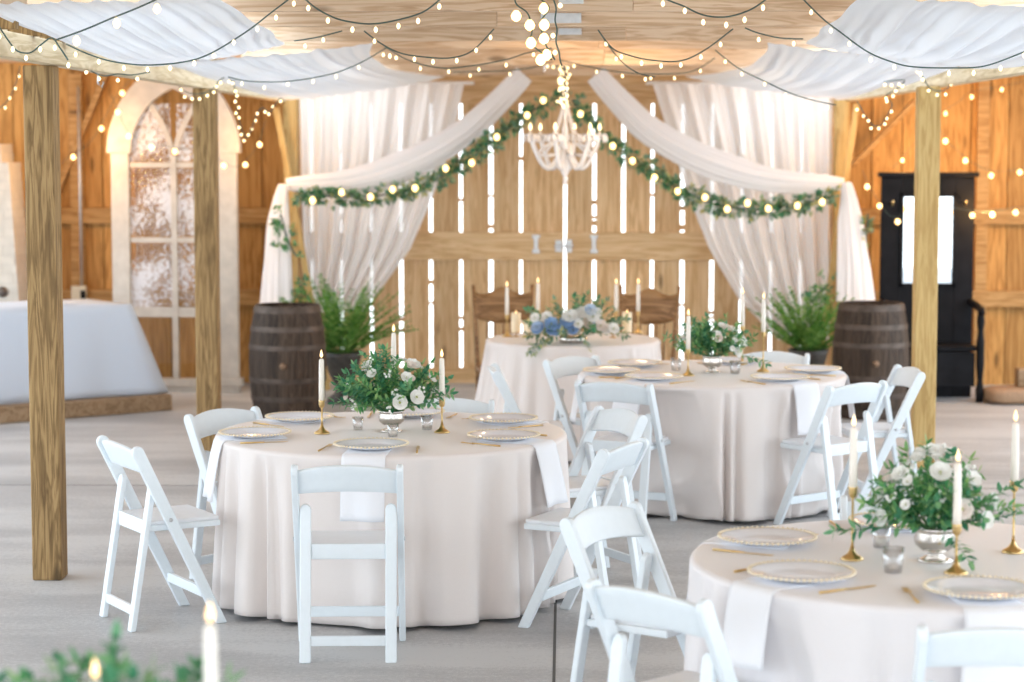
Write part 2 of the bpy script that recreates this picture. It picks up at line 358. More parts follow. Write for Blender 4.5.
# barn doors: two leaves of upright boards with daylight between them
GAP = .031
edgesL = [-2.36, -2.225, -1.963, -1.70, -1.438, -1.175, -.912, -.649, -.386, 0.]
edgesR = [0., .254, .509, .763, 1.025, 1.285, 1.545, 1.80, 2.06, 2.36]
def leafdoor(name, edges):
    mb = MB()
    for i in range(len(edges)-1):
        a, b = edges[i], edges[i+1]; ga = GAP/2*random.uniform(.75, 1.15); gb = GAP/2*random.uniform(.75, 1.15)
        mb.box(((a+ga+b-gb)/2, WY, 1.34), (b-gb-a-ga, .025, 2.6))
    o = struct(mb.build(name, M['oldpine'], bevel=.002))
    x0, x1 = edges[0], edges[-1]
    x0 += .012 if x0 == 0 else 0; x1 -= .012 if x1 == 0 else 0
    for z, h, y in ((1.215, .245, -.04), (.075, .14, -.04), (2.54, .17, -.04)):
        MB().box(((x0+x1)/2, WY+y, z), (x1-x0, .045, h)).build('door_rail', M['railpine'], o, bevel=.004)
    mb = MB()
    for e in edges[1:-1]:
        for k in range(random.choice((2, 3))):
            z = random.choice((.35, .52, .62, .7, .85, 1.42, 1.55, 1.62, 2.0))+random.uniform(-.05, .05)
            mb.box((e, WY+.02, z), (GAP+.04, .012, random.uniform(.02, .05)))
    mb.build('batten', M['oldpine'], o)
    return o
d1 = leafdoor('door_1', edgesL); d2 = leafdoor('door_2', edgesR)
def ironbolt(par, px, w):
    p = atY(px, 244, WY-.07); mb = MB()
    mb.box((p.x, p.y, p.z), (w, .012, .14)); mb.box((p.x, p.y, p.z+.065), (w*1.9, .014, .03)); mb.box((p.x, p.y, p.z-.065), (w*1.9, .014, .03)); mb.build('strap_handle', M['steel'], par, bevel=.002)
ironbolt(d1, 536, .035); ironbolt(d2, 594, .035)
p = atY(564, 246, WY-.075); mb = MB(); mb.box((p.x-.045, p.y, p.z), (.06, .012, .1)); mb.box((p.x+.04, p.y-.001, p.z), (.06, .012, .11)); mb.tube([(p.x-.08, p.y-.015, p.z), (p.x+.08, p.y-.015, p.z)], .012); mb.build('latch', M['steel'], d1, bevel=.001)
mb = MB(); mb.box((0, WY-.03, 2.67), (4.9, .14, .12)); struct(mb.build('trim_2', M['railpine'], bevel=.004))

# loft floor seen from below
mb = MB(); y = 1.2
while y < WY+.15:
    w = random.uniform(.62, .95); z = CZ+.17+random.uniform(0, .01)
    x = -2.55+random.uniform(0, 1.)-1.2
    e = 2.5 if y < 8.6 else 1.5; xs = [-e]  # unseen deck left open above the drapes so sky light reaches them
    while xs[-1] < e: xs.append(min(e, xs[-1]+random.uniform(1.4, 3.)))
    for a, b in zip(xs[:-1], xs[1:]): mb.box(((a+b)/2, y+w*.2, z), (b-a-.003, w*.4-.008, .035))
    y += w*.4
ce = struct(mb.build('ceiling', M['ceil'], bevel=.004))
for Y in (5.6, 7.4, 8.6, 9.76, 11.0, 12.48, 13.5, 16.2, 18.6):
    mb = MB(); a = -2.36
    x1 = random.uniform(-.4, .4)
    mb.box(((-2.38+x1)/2, Y+.02, CZ+.095), (x1+2.38-.003, .04, .19)); mb.box(((2.38+x1)/2, Y+.02, CZ+.095), (2.38-x1-.003, .04, .19)); mb.build('truss_chord', M['ceil'], ce, bevel=.003)
mb = MB()
for px, py, Y, w, h in ((571, 1.5, 9.74, .11, .02), (561, 18, 10.98, .20, .048), (570, 31.5, 12.46, .13, .036)):
    p = atY(px, py, Y); n = int(w/.018)
    for i in range(n): mb.box((p.x-w/2+(i+.5)*w/n, Y-.006, p.z), (.009, .008, h))
    mb.box((p.x, Y+.002, p.z), (w, .006, h))
mb.build('nail_plate', M['steel'], ce)
mb = MB()  # unseen roof slabs over the aisles, added and sized to shape the daylight
for sx in (-1, 1): mb.box((sx*3.6, 9., 2.84), (2.2, 16.2, .05)); mb.box((sx*4.3, 18.4, 2.84), (3.6, 2.4, .05)); (mb.box((-5.1, 14.9, 2.84), (1.1, 4.6, .05)) if sx < 0 else None)
mb.box((0, 10.2, 2.93), (3.04, 18.8, .04)); mb.box((0, 4.9, 2.97), (5.4, 7.8, .04)); struct(mb.build('ceiling_light_block', M['ceil']))

# posts and side beams
def post(label, x, y, w, h, m):
    o = thing('timber_post', label, 'post', (x, y, 0), 0)
    MB().box((0, 0, h/2), (w, w, h)).build('shaft', m, o, bevel=.008); return o
p1 = atZ(46.5, 581, 0); p2 = Vector((-2.4, 14.7, 0)); p3 = Vector((2.335, 14.3, 0))
post('weathered square timber post standing alone at far left, nearest the camera', p1.x, p1.y+.08, .142, 2.47, M['post'])
post('square timber post in front of the white arched window', p2.x, p2.y, .148, 2.47, M['post'])
post('pale square timber post in front of the black hall stand', p3.x, p3.y, .142, 2.47, M['post2'])
post('slim timber post against the wall beside the left white curtain', -2.36, 18.95, .12, 2.6, M['post2'])
post('slim timber post against the wall beside the right white curtain', 2.36, 18.95, .12, 2.6, M['post2'])
for i, sx in enumerate((-1, 1)):
    mb = MB(); mb.box((sx*2.43, 10.2, 2.525), (.09, 18., .11)); struct(mb.build('trim_%d' % (3+i), M['beam'], bevel=.004))
    y = 1.5; k = 0
    jm = MB(); cm = MB()
    while y < 19.1:
        jm.box((sx*2.46, y, 2.63), (.30, .06, .10)); cm.box((sx*2.50, y+.3, 2.63), (.02, .5, .10)); y += .6
    jo = struct(jm.build('trim_%d' % (5+i), M['post'], bevel=.002)); cm.build('blocking', M['joist'], jo, bevel=.002)

# ------------------------------------------------------------------ folding chair
def stadium(p, q, w, n=6):
    """outline of a bar from p to q (2D) with round ends"""
    p, q = Vector((p[0], p[1])), Vector((q[0], q[1])); d = (q-p).normalized(); n2 = Vector((-d.y, d.x)); out = []
    a0 = math.atan2(d.y, d.x)
    for i in range(n+1): a = a0+pi/2+pi*i/n; out.append((p.x+cos(a)*w/2, p.y+sin(a)*w/2))
    e = .0
    out.append((q.x-n2.x*w/2, q.y-n2.y*w/2)); out.append((q.x+n2.x*w/2, q.y+n2.y*w/2))
    return out
YZ = Matrix(((0, 0, 1, 0), (1, 0, 0, 0), (0, 1, 0, 0), (0, 0, 0, 1)))   # local (x,y,z)->(z->X, x->Y, y->Z)
def sy(z): return -.225+.38*(.79-z)/.79
def flatfoot(poly): return [(a, max(b, 0)) for a, b in poly]
def make_chair():
    t = thing('folding_chair', '-', 'chair'); t.scale = (1, 1, 1.02)
    for s in (-1, 1):
        T = Matrix.Translation((s*.2125, 0, 0))
        lg = MB().prism(flatfoot(stadium((sy(.765), .765), (sy(-.02), -.02), .056)), .027, T @ YZ).build('long_leg', M['resin'], t, bevel=.006)
        T = Matrix.Translation((s*.174, 0, 0))
        # rear leg: wide face turned back
        mb = MB(); poly = stadium((0, .60), (0, 0), .046); poly = [(a, max(b, 0)) for a, b in poly]
        vs = []; fs = []
        n = len(poly)
        for dy in (-.013, .013):
            for a, z in poly: vs.append((s*.174+a, -.237+.10*z/.6+dy, z))
        fs = [tuple(range(n)), tuple(range(n, 2*n))[::-1]]+[(i, n+i, n+(i+1) % n, (i+1) % n) for i in range(n)]
        mb.add(vs, fs).build('rear_leg', M['resin'], t, bevel=.005)
        MB().tube([(s*.226, sy(.47), .47), (s*.2305, sy(.47), .47)], .009, 8).build('pivot_bolt', M['steel'], lg)
    # curved back panel
    def bp(u, v):
        x = (u-.5)*.402; q = 1-(x/.201)**2
        lo = .672+.014*q; hi = .768+.026*q; z = lo+(hi-lo)*v
        return (x, sy(z)-.028*q, z)
    MB().grid(bp, 15, 5).build('back_panel', M['resin'], t, solid=.018, bevel=.004)
    mb = MB(); mb.box((0, .012, .432), (.368, .335, .026)); o = mb.build('seat_frame', M['resin'], t, bevel=.006)
    MB().box((0, .016, .453), (.352, .322, .02)).build('seat_pad', M['pad'], o, bevel=.009)
    MB().box((0, -.158, .435), (.302, .02, .062)).build('seat_apron', M['resin'], t, bevel=.004)
    MB().box((0, -.222, .085), (.302, .02, .04)).build('stretcher', M['resin'], t, bevel=.004)
    MB().box((0, sy(.14), .14), (.398, .022, .042)).build('stretcher', M['resin'], t, bevel=.004)
    return t
chair0 = make_chair(); used = []
CW = .225
def put_chair(label, top, face, group=None):
    """top: point midway between the two upper ends; face: heading in degrees of the sitter"""
    a = R(face); loc = (top.x+CW*cos(a), top.y+CW*sin(a), 0); rz = a-pi/2
    if not used: c = chair0; c['label'] = label; c.location = loc; c.rotation_euler = (0, 0, rz); used.append(1)
    else: c = dup(chair0, label, loc, rz)
    return c
TOPZ = .808
chairs = [
 ('white folding chair turned side-on beside the big timber post at far left', (117, 441), 32),
 ('white folding chair behind the middle table on its left, partly hidden by cloth', (221, 410), -40),
 ('white folding chair behind the middle table, only its top rail above the flowers', (450, 399), -92),
 ('white folding chair with its back to the camera in front of the middle table', (347, 465), 93),
 ('white folding chair in profile, seat tucked to the middle table from its right', (626, 443), 155),
 ('white folding chair behind the side-on one, between the middle and rear tables', (622, 410), 208),
 ('white folding chair seen edge-on between the middle table and the head table', (494, 367), 4),
 ('white folding chair behind the left side of the rear table, before the head table', (570, 357), -44),
 ('white folding chair with its back to the camera at the front left of rear table', (613, 382), 66),
 ('white folding chair at the front right of rear table, seat towards the left', (858, 383), 130),
 ('white folding chair leaning thin and side-on before the pale post by the barrel', (911, 368), 189),
 ('white folding chair behind the rear table, low in front of the right fern', (774, 352), -108),
 ('white folding chair by the central floor joint, empty seat towards the corner table', (599, 509), -35),
 ('white folding chair cut off by the bottom edge, overlapping another, facing corner table', (645, 589), 47),
 ('white folding chair cut off in the bottom right corner, with a napkin behind it', (1003, 627), 88),
 ('white folding chair mostly hidden behind the big flowers of the corner table', (902, 496), -95),
]
for lab, (px, py), face in chairs: put_chair(lab, atZ(px, py, TOPZ), face)

# ------------------------------------------------------------------ tablecloths
TZ = .765
def folds(seed, n=22):
    r = random.Random(seed); ph = [r.uniform(0, 6.28) for _ in range(6)]; base = [n, n*.62, n*1.45, 7, 3]
    fr = [round(b) for b in base]
    def f(t): 
        w = t+.10*sin(3*t+ph[0])+.05*sin(7*t+ph[1])
        w2 = w+.06*sin(11*w+ph[4]); w = w2
        return .55*sin(fr[0]*w+ph[2])+.35*sin(fr[1]*w+ph[3])+.2*sin(fr[2]*w+ph[4])+.35*sin(fr[3]*t+ph[5])
    return f
import numpy as np
def chair_points(c):
    """points of the empty chairs' front legs and seat edge, world x y z"""
    out = []; a = bpy.data.objects
    for o in [x for x in a if x.parent is None and x.name.startswith('folding_chair')]:
        ca, sa = cos(o.rotation_euler.z), sin(o.rotation_euler.z); L = []
        for sd in (-1, 1):
            for k in range(14): z = k*.04; L += [(sd*.2, sy(z)+.034, z), (sd*.226, sy(z)+.034, z)]
        for k in range(9): L += [(-.186+.372*k/8, .185, z) for z in (.41, .45, .48)]
        for x, y, z in L: out.append((o.location.x+ca*x-sa*y, o.location.y+sa*x+ca*y, z*1.02))
    return np.array(out)
def round_cloth(name, label, c, rad, m, seed, flare=.07, amp=.045, top=TZ):
    fo = folds(seed, 27); nA = 420; prof = []
    for k in range(8): prof.append((rad*(k+.02)/8, top, 0))
    for k in range(6): a = k/5*pi/2; prof.append((rad-.02+.02*sin(a), top-.02+.02*cos(a), 0))
    for k in range(1, 29): t = k/28; prof.append((rad, top-.02-(top-.052)*t, t))
    ang = np.arange(nA)*2*pi/nA; q = np.array([fo(a) for a in ang]); q = np.tanh(q*1.3)
    nP = len(prof); PR = np.array(prof); T = PR[:, 2][None, :]; Q = q[:, None]
    rr = PR[:, 0][None, :] + flare*T**1.2 + amp*Q*T**.6 - amp*.25*T**.5
    zz = np.repeat(PR[:, 1][None, :], nA, 0) - np.where(T > .85, (.012-.010*Q)*(T-.85)/.15, 0)
    pts = chair_points(c); A = np.repeat(ang[:, None], nP, 1)
    for x, y, z in pts:
        dx, dy = x-c.x, y-c.y; rp = math.hypot(dx, dy)
        if rp > rad+.16 or rp < .3: continue
        d = (A-math.atan2(dy, dx)+pi) % (2*pi)-pi
        dist = np.sqrt((d*rp)**2+((zz-z)*.55)**2); lim = max(.5, rp-.03)+2.0*np.maximum(0, dist-.035)**1.5
        rr = np.where(T > .02, np.minimum(rr, np.maximum(lim, .45)), rr)
    mb = MB(); V = [(rr[i, k]*cos(ang[i]), rr[i, k]*sin(ang[i]), zz[i, k]) for i in range(nA) for k in range(nP)]
    it = iter(V); mb.grid(lambda u, v: next(it), nA, nP, wrap=True)
    o = mb.build(name, m, None, (c.x, c.y, 0), solid=.003); return tag(o, label, 'tablecloth')
cA = Vector((-.805, 10.14, TZ)); cB = Vector((.865, 12.85, TZ)); cC = Vector((1.186, 7.02, TZ)); cH = atZ(573, 339, TZ); cD = Vector((-.86, 4.05, TZ))
round_cloth('tablecloth', 'floor-length blush satin cloth on the round middle table', cA, .815, M['cloth'], 3, flare=.015, amp=.075)
round_cloth('tablecloth', 'floor-length blush cloth on the rear round table before the right barrel', cB, .78, M['cloth'], 5, flare=.02, amp=.075)
round_cloth('tablecloth', 'pale satin cloth on the round corner table with the large bouquet', cC, .78, M['cloth_c'], 8, flare=.02, amp=.075)
round_cloth('tablecloth', 'blush cloth on the small head table in front of the barn doors', cH, .60, M['cloth'], 11, flare=.13, amp=.03)
round_cloth('tablecloth', 'cloth of the table at the bottom left corner under the blurred bouquet', cD, .60, M['cloth_c'], 14, flare=.07)

# ------------------------------------------------------------------ place settings
def make_charger():
    t = thing('charger_plate', '-', 'plate')
    MB().lathe([(.001, .004), (.10, .004), (.108, .007), (.118, .012), (.156, .019), (.160, .020), (.160, .017), (.118, .008), (.10, .0005), (.001, .0005)], 40, cap=False).build('dish', M['plate'], t)
    mb = MB()
    for i in range(58):
        a = 2*pi*i/58; mb.ball((.1625*cos(a), .1625*sin(a), .0205), .0054, 6)
    mb.build('beaded_rim', M['goldrim'], t)
    mb = MB(); n = 40; vs = []
    mb.lathe([(.1545, .0195), (.1595, .0215), (.1595, .0195)], 40, cap=False); mb.build('gold_band', M['goldrim'], t)
    MB().lathe([(.098, .0045), (.1005, .0062), (.103, .0055)], 40, cap=False).build('inner_band', M['plate'], t)
    return t
charger0 = make_charger(); cu = []
def make_fork():
    t = thing('gold_fork', '-', 'fork')
    MB().tube([(0, -.10, .003), (0, -.04, .004), (0, .02, .006), (0, .045, .005)], .0028, 6, rs=[.0045, .0035, .0025, .004]).build('handle', M['gold'], t)
    mb = MB(); mb.box((0, .056, .005), (.02, .026, .002))
    for k in range(4): mb.beam((-.0078+k*.0052, .068, .005), (-.0078+k*.0052, .10, .007), .0028, .002)
    mb.build('tines', M['gold'], t); return t
def make_knife():
    t = thing('gold_knife', '-', 'knife')
    MB().tube([(0, -.11, .0035), (0, -.04, .0035), (0, .0, .0035)], .004, 6, rs=[.0045, .004, .003]).build('handle', M['gold'], t)
    MB().prism([(-.007, .0), (.007, .0), (.008, .07), (.002, .105), (-.006, .095)], .0016, Matrix.Translation((0, 0, .003))).build('blade', M['gold'], t); return t
fork0 = make_fork(); knife0 = make_knife(); fu = []; ku = []
def first_or_dup(o, store, label, loc, rz):
    if not store: o['label'] = label; o.location = loc; o.rotation_euler = (0, 0, rz); store.append(1); return o
    return dup(o, label, loc, rz)
def napkin(label, c, ang, rad, drop, width=.19, shift=0.):
    mb = MB(); tang = Vector((-sin(ang), cos(ang), 0)); rdir = Vector((cos(ang), sin(ang), 0))
    prof = [(rad-.30, TZ+.0035), (rad-.15, TZ+.0035), (rad-.03, TZ+.0035), (rad-.008, TZ+.002), (rad+.006, TZ-.012), (rad+.012, TZ-.035)]
    for k in range(1, 9): prof.append((rad+.012+.035*(k/8)**.8, TZ-.035-drop*k/8))
    r = random.Random(int(ang*1000)+int(c.x*77))
    sk = r.uniform(-.02, .02); ph = r.uniform(0, 6)
    def fn(u, v):
        i = int(round(v*(len(prof)-1))); q, z = prof[i]; w = (u-.5)*width
        k = max(0, i-5)/8
        q2 = math.sqrt(max(q*q-(w+shift)**2, .01)) if i > 2 else q
        q2 += .010*k*sin(u*7+ph)+.004*k
        return c + rdir*q2 + tang*(w+shift+sk*k) + Vector((0, 0, z-TZ))
    mb.grid(fn, 13, len(prof)); base = Vector((c.x, c.y, 0))
    o = mb.build('napkin', M['napkin'], None, solid=.0025); return tag(o, label, 'napkin')
TN = {'A': 'middle table', 'B': 'rear table', 'C': 'corner table'}
seats = {
 'A': (cA, .815, [(-94, 'front', .60), (-160, 'left', .645), (142, 'back left', .60), (85, 'back', .58), (33, 'back right', .61), (-28, 'front right', .60)]),
 'B': (cB, .78, [(-171, 'left', .60), (142, 'back left', .56), (-130, 'front left', .56), (-52, 'front right', .57), (2, 'right', .59), (72, 'back', .57)]),
 'C': (cC, .78, [(-86, 'front', .585), (-143, 'front left', .575), (153, 'back left', .57), (93, 'back', .585)]),
}
for key, (c, rad, ss) in seats.items():
    for deg, nm, rp in ss:
        a = R(deg); u = Vector((cos(a), sin(a), 0)); tg = Vector((-sin(a), cos(a), 0))
        first_or_dup(charger0, cu, 'beaded gold-rim charger plate at the %s seat of the %s' % (nm, TN[key]), c+u*rp+Vector((0, 0, .008)), a)
        napkin('white napkin hanging over the edge at the %s seat of the %s' % (nm, TN[key]), c, a, rad, .24 if key != 'C' else .20, .19)
        j = random.uniform(-.12, .12)
        first_or_dup(fork0, fu, 'gold fork beside the charger at the %s seat of the %s' % (nm, TN[key]), c+u*(rp-.0)-tg*.205*(1)+Vector((0, 0, .002)), a+pi/2+j)
        first_or_dup(knife0, ku, 'gold knife beside the charger at the %s seat of the %s' % (nm, TN[key]), c+u*(rp-.0)+tg*.205+Vector((0, 0, .002)), a+pi/2-j)

# ------------------------------------------------------------------ candles
def make_stick(h):
    t = thing('brass_candlestick', '-', 'candlestick')
    MB().lathe([(.036, 0), (.037, .004), (.030, .010), (.016, .018), (.009, .030), (.0055, .042)], 20).build('foot', M['gold'], t)
    MB().lathe([(.0055, .040), (.004, .06), (.004, h-.04), (.006, h-.034)], 12).build('stem', M['gold'], t)
    MB().lathe([(.006, h-.036), (.012, h-.030), (.0145, h-.018), (.0135, h-.006), (.016, h), (.0125, h), (.0115, h-.015), (.001, h-.015)], 16, cap=False).build('cup', M['gold'], t)
    return t
def make_taper(L=.192, r=.0135):
    t = thing('taper_candle', '-', 'candle')
    wx_ = MB().lathe([(r, -.014), (r, L*.3), (r*.92, L*.75), (r*.80, L-.006), (r*.5, L)], 14).build('wax', M['wax'], t)
    MB().tube([(0, 0, L-.002), (.001, 0, L+.010)], .0012, 5).build('wick', M['wire'], wx_)
    MB().lathe([(.0005, L+.004), (.0065, L+.011), (.0075, L+.018), (.005, L+.028), (.0005, L+.042)], 12, cap=False).build('flame', M['flame'], t)
    return t
sticks = {h: make_stick(h) for h in (.155, .235)}; su = {h: [] for h in sticks}
tap0 = make_taper(); tu = []
def candle(px, py, h, where, z=TZ, L=1.):
    p = atZ(px, py, z)
    first_or_dup(sticks[h], su[h], ('tall' if h > .2 else 'short')+' brass candlestick '+where, p+Vector((0, 0, .002)), random.uniform(0, 6))
    first_or_dup(tap0, tu, 'lit ivory taper candle '+where, p+Vector((0, 0, h+.002)), random.uniform(0, 6))
candle(322, 434, .155, 'left of the bouquet on the middle table')
candle(442, 433, .155, 'right of the bouquet on the middle table')
candle(394, 421, .235, 'behind the bouquet on the middle table')
candle(852, 560, .235, 'left of the bouquet on the corner table')
candle(956, 574, .155, 'in front of the bouquet on the corner table')
candle(1013, 553, .235, 'right of the bouquet at the picture edge on the corner table')
candle(688, 376, .155, 'left of the bouquet on the rear table')
candle(763, 372, .235, 'right of the bouquet on the rear table')
candle(742, 365, .235, 'half hidden behind the bouquet on the rear table')
candle(507, 337, .155, 'at the far left end of the head table')
candle(538, 332, .155, 'behind the pillar candles left of the head table bouquet')
candle(616, 333, .155, 'just right of the bouquet on the head table')
candle(638, 333, .155, 'at the far right end of the head table')
pD = atY(210, 608, 3.95); zD = pD.z-.255
for (px, py, Y) in ((210, 612, 3.95), (95, 668, 3.95)):
    q = atY(px, py, Y); hh = q.z-.217-TZ
    s = make_stick(hh); s['label'] = 'tall brass candlestick below the frame, %s the blurred bottom left bouquet' % ('right of' if px > 150 else 'among'); s.location = (q.x, q.y, TZ+.002)
    first_or_dup(tap0, tu, 'blurred lit taper candle %s the bottom left bouquet' % ('right of' if px > 150 else 'low among'), Vector((q.x, q.y, TZ+.002+hh)), 0)
def pillar(px, py, hgt, label, r=.034):
    p = atZ(px, py, TZ); t = thing('pillar_candle', label, 'candle', (p.x, p.y, TZ+.035))
    MB().lathe([(r, 0), (r, hgt-.004), (r-.004, hgt), (r-.006, hgt-.012), (.001, hgt-.014)], 20, cap=False).build('wax', M['waxlit'], t)
    MB().lathe([(.0005, hgt-.014), (.006, hgt-.006), (.006, hgt+.002), (.0005, hgt+.018)], 10, cap=False).build('flame', M['flame'], t)
    s = thing('candle_stand', 'small gold stand under the '+label, 'candle stand', (p.x, p.y, TZ+.003))
    MB().lathe([(.026, 0), (.024, .004), (.006, .008)], 16).build('foot', M['gold'], s)
    MB().lathe([(.005, .006), (.004, .022), (.020, .027), (.034, .029), (.034, .0315), (.001, .0315)], 16).build('dish', M['gold'], s)
pillar(516, 337, .135, 'taller pillar candle left on the head table')
pillar(529, 338, .09, 'shorter pillar candle beside bouquet, left on the head table')
pillar(613, 338, .10, 'shorter pillar candle beside bouquet, right on the head table')
pillar(627, 337, .14, 'taller pillar candle right on the head table')
def tumbler(px, py, label, votive=False, s=1.):
    p = atZ(px, py, TZ); t = thing('votive_glass' if votive else 'glass_tumbler', label, 'glass', (p.x, p.y, TZ+.002))
    MB().lathe([(.001, .001), (.026*s, .001), (.030*s, .03*s), (.033*s, .075*s), (.031*s, .075*s), (.028*s, .03*s), (.024*s, .008), (.001, .008)], 18, cap=False).build('glass', M['tumbler'], t)
    if votive: MB().lathe([(.001, .009), (.022*s, .009), (.025*s, .035*s), (.001, .035*s)], 14, cap=False).build('wax', M['wax'], t)
tumbler(893, 573, 'clear glass tumbler in front of the silver bowl on the corner table', s=1.05)
tumbler(881, 548, 'votive glass with white wax left of the silver bowl on the corner table', True)
tumbler(393, 437, 'votive glass with white wax in front of the silver bowl, middle table', True, .8)
tumbler(358, 430, 'clear glass tumbler left of the silver bowl on the middle table', s=.8)
tumbler(427, 430, 'clear glass tumbler right of the silver bowl on the middle table', s=.9)
tumbler(735, 374, 'clear glass tumbler right of the bouquet on the rear table')
tumbler(676, 371, 'clear glass tumbler left of the bouquet on the rear table')

# ------------------------------------------------------------------ flowers
def rvec(r): 
    z = r.uniform(-1, 1); a = r.uniform(0, 2*pi); q = math.sqrt(1-z*z); return Vector((q*cos(a), q*sin(a), z))
def make_flower(rad, m, seed, layers=3):
    """rosette, opening along +Z, returned as MB with petals (0) and eye (1)"""
    r = random.Random(seed); mb = MB()
    for L in range(layers):
        n = 7-L; tilt = .25+.38*L; rr = rad*(1-.22*L)
        for i in range(n):
            a = 2*pi*(i+.5*L)/n+r.uniform(-.1, .1)
            T = Matrix.Rotation(a, 4, 'Z') @ Matrix.Rotation(-tilt, 4, 'Y')
            w = rr*.5
            pts = [(.05*rr, 0, 0), (.45*rr, -w*.8, .08*rr), (.45*rr, 0, .0), (.45*rr, w*.8, .08*rr), (.85*rr, -w*.75, .16*rr), (.9*rr, 0, .08*rr), (.85*rr, w*.75, .16*rr), (1.0*rr, 0, .22*rr)]
            mb.add(pts, [(0, 2, 1), (0, 3, 2), (1, 2, 5, 4), (2, 3, 6, 5), (4, 5, 7), (5, 6, 7)], True, 0, T)
    mb.ball((0, 0, rad*.16), rad*.17, 8, (1, 1, .7), 1)
    return mb
def orient(d):
    return Vector(d).to_track_quat('Z', 'Y')
def add_flower(parent, p, d, rad, m, seed, name='flower'):
    o = make_flower(rad, m, seed).build(name, [M[m], M['eye']], parent, p); o.rotation_mode = 'QUATERNION'; o.rotation_quaternion = orient(d); return o
def sprig(mb, p, d, L, leafL, leafW, r, droop=.3, n=None, mi=0, stem=True):
    p = Vector(p); d = Vector(d).normalized(); n = n or max(4, int(L/(leafL*.42))); pts = [p.copy()]; step = L/n
    for i in range(n):
        d = (d+Vector((0, 0, -droop*step*4))+rvec(r)*.08).normalized(); p = p+d*step; pts.append(p.copy())
        if i < n*.2: continue
        side = d.cross(rvec(r))
        if side.length < .05: continue
        side.normalize()
        for s in (-1, 1):
            ld = (d*.65+side*s+Vector((0, 0, .1))+rvec(r)*.25).normalized(); k = r.uniform(.7, 1.15)
            mb.leaf(p, ld, Vector((0, 0, 1))+rvec(r)*.5, leafL*k, leafW*k, r.uniform(.05, .3), mi)
    mb.leaf(p, d, rvec(r), leafL, leafW, .1, mi)
    if stem: mb.tube(pts, .0014, 4, True, mi=mi)
def bowl(t, s, kind):
    if kind == 'compote':
        prof = [(.001, 0), (.040, 0), (.042, .004), (.030, .010), (.018, .018), (.018, .026), (.034, .034), (.047, .048), (.050, .066), (.046, .084), (.047, .092), (.052, .098), (.049, .098), (.043, .084), (.046, .06), (.001, .06)]
        MB().lathe([(a*s*1.22, b*s) for a, b in prof], 28, cap=False).build('silver_bowl', M['silver'], t)
def centerpiece(label, c, rx, hz, bs, seed, nf, trail=(), dens=1., leafs=1.):
    r = random.Random(seed); t = thing('floral_centerpiece', label, 'flower arrangement', (c.x, c.y, c.z+.002))
    bowl(t, bs, 'compote'); z0 = .10*bs
    fa = MB(); fb = MB()
    for i in range(int(64*dens)):
        d = rvec(r); d.z = abs(d.z)*.9-.10; d.normalize(); e = Vector((d.x*rx, d.y*rx, d.z*hz)); L = e.length*r.uniform(.65, 1.08)
        st = Vector((d.x*.03, d.y*.03, z0-.01))
        (sprig(fa, st, Vector((d.x*.8, d.y*.8, d.z+.45)), L, .040*leafs, .014*leafs, r, .22) if i % 2 else sprig(fb, st, Vector((d.x*.8, d.y*.8, d.z+.45)), L*1.02, .034*leafs, .020*leafs, r, .2))
    for (dx, dy, dz, L) in trail: sprig(fb, (dx*.04, dy*.04, z0), (dx, dy, dz), L, .042*leafs, .017*leafs, r, .22)
    fa.build('foliage', M['leaf'], t); fb.build('eucalyptus', M['ruscus'], t)
    for i in range(nf):
        for _ in range(30):
            d = rvec(r); d.z = abs(d.z)
            if d.y < .5: break
        p = Vector((d.x*rx*.84, d.y*rx*.84, z0+.015+d.z*hz*.80)); m = r.choice(('petal', 'petal', 'petal', 'blush')); add_flower(t, p, (d+Vector((0, -.4, .15))).normalized(), r.choice((.032, .040, .028, .020))*leafs, m, seed*50+i)
    cl = MB()
    for i in range(int(nf*.7)):
        d = rvec(r); d.z = abs(d.z); p = Vector((d.x*rx*.8, d.y*rx*.8, z0+.02+d.z*hz*.8))
        for k in range(7): cl.ball(p+rvec(r)*.016, r.uniform(.005, .008), 6)
    cl.build('blossom', M['petal'], t)
    return t
centerpiece('white flower centerpiece in a silver bowl on the middle table', cA, .265, .28, 1.0, 21, 17, [(-1, -.3, .35, .24), (1, -.3, .35, .26)], 1.45)
centerpiece('white flower centerpiece in a silver bowl on the rear table', cB, .235, .22, 1.0, 33, 17, [(1, -.2, .2, .28), (-1, 0, .4, .27)], 1.)
centerpiece('big white flower centerpiece in a silver bowl on the corner table', Vector((cC.x, cC.y-.04, TZ)), .215, .285, 1.12, 47, 18, [(-1, -.2, .12, .30), (.5, -.8, -.35, .17), (1, -.1, .75, .25)], 1.15)
centerpiece('blurred white and green centerpiece at the bottom left corner', Vector((-.875, 4.05, TZ)),   .29, .185, 1.2, 58, 34, [(.1, 0, 1, .27), (-.5, 0, 1, .2), (.7, 0, 1, .22)], .95, 1.15)
# head table bouquet, low and blue
t = thing('floral_centerpiece', 'blue and white bouquet trailing over the head table edge', 'flower arrangement', (cH.x-.0, cH.y-.32, TZ+.004)); r = random.Random(5)
MB().lathe([(.001, 0), (.09, 0), (.10, .03), (.085, .05), (.001, .05)], 20, cap=False).build('vase', M['silver'], t)
fa = MB(); fb = MB()
for i in range(54):
    a = r.uniform(0, 2*pi); el = r.uniform(.0, 1.3); d = Vector((cos(a)*cos(el)*1.25, sin(a)*cos(el)*.7, sin(el))); sprig(fa if i % 2 else fb, (d.x*.08, d.y*.06, .05), d+Vector((0, 0, .25)), r.uniform(.18, .29), .045, .022, r, .25)
for dx, L in ((-.9, .26), (-.7, .28), (.25, .22), (-.5, .20)): sprig(fb, (dx*.15, -.08, .06), (dx, -.9, .15), L, .045, .022, r, 1.1)
fa.build('foliage', M['ruscus'], t); fb.build('eucalyptus', M['euca'], t)
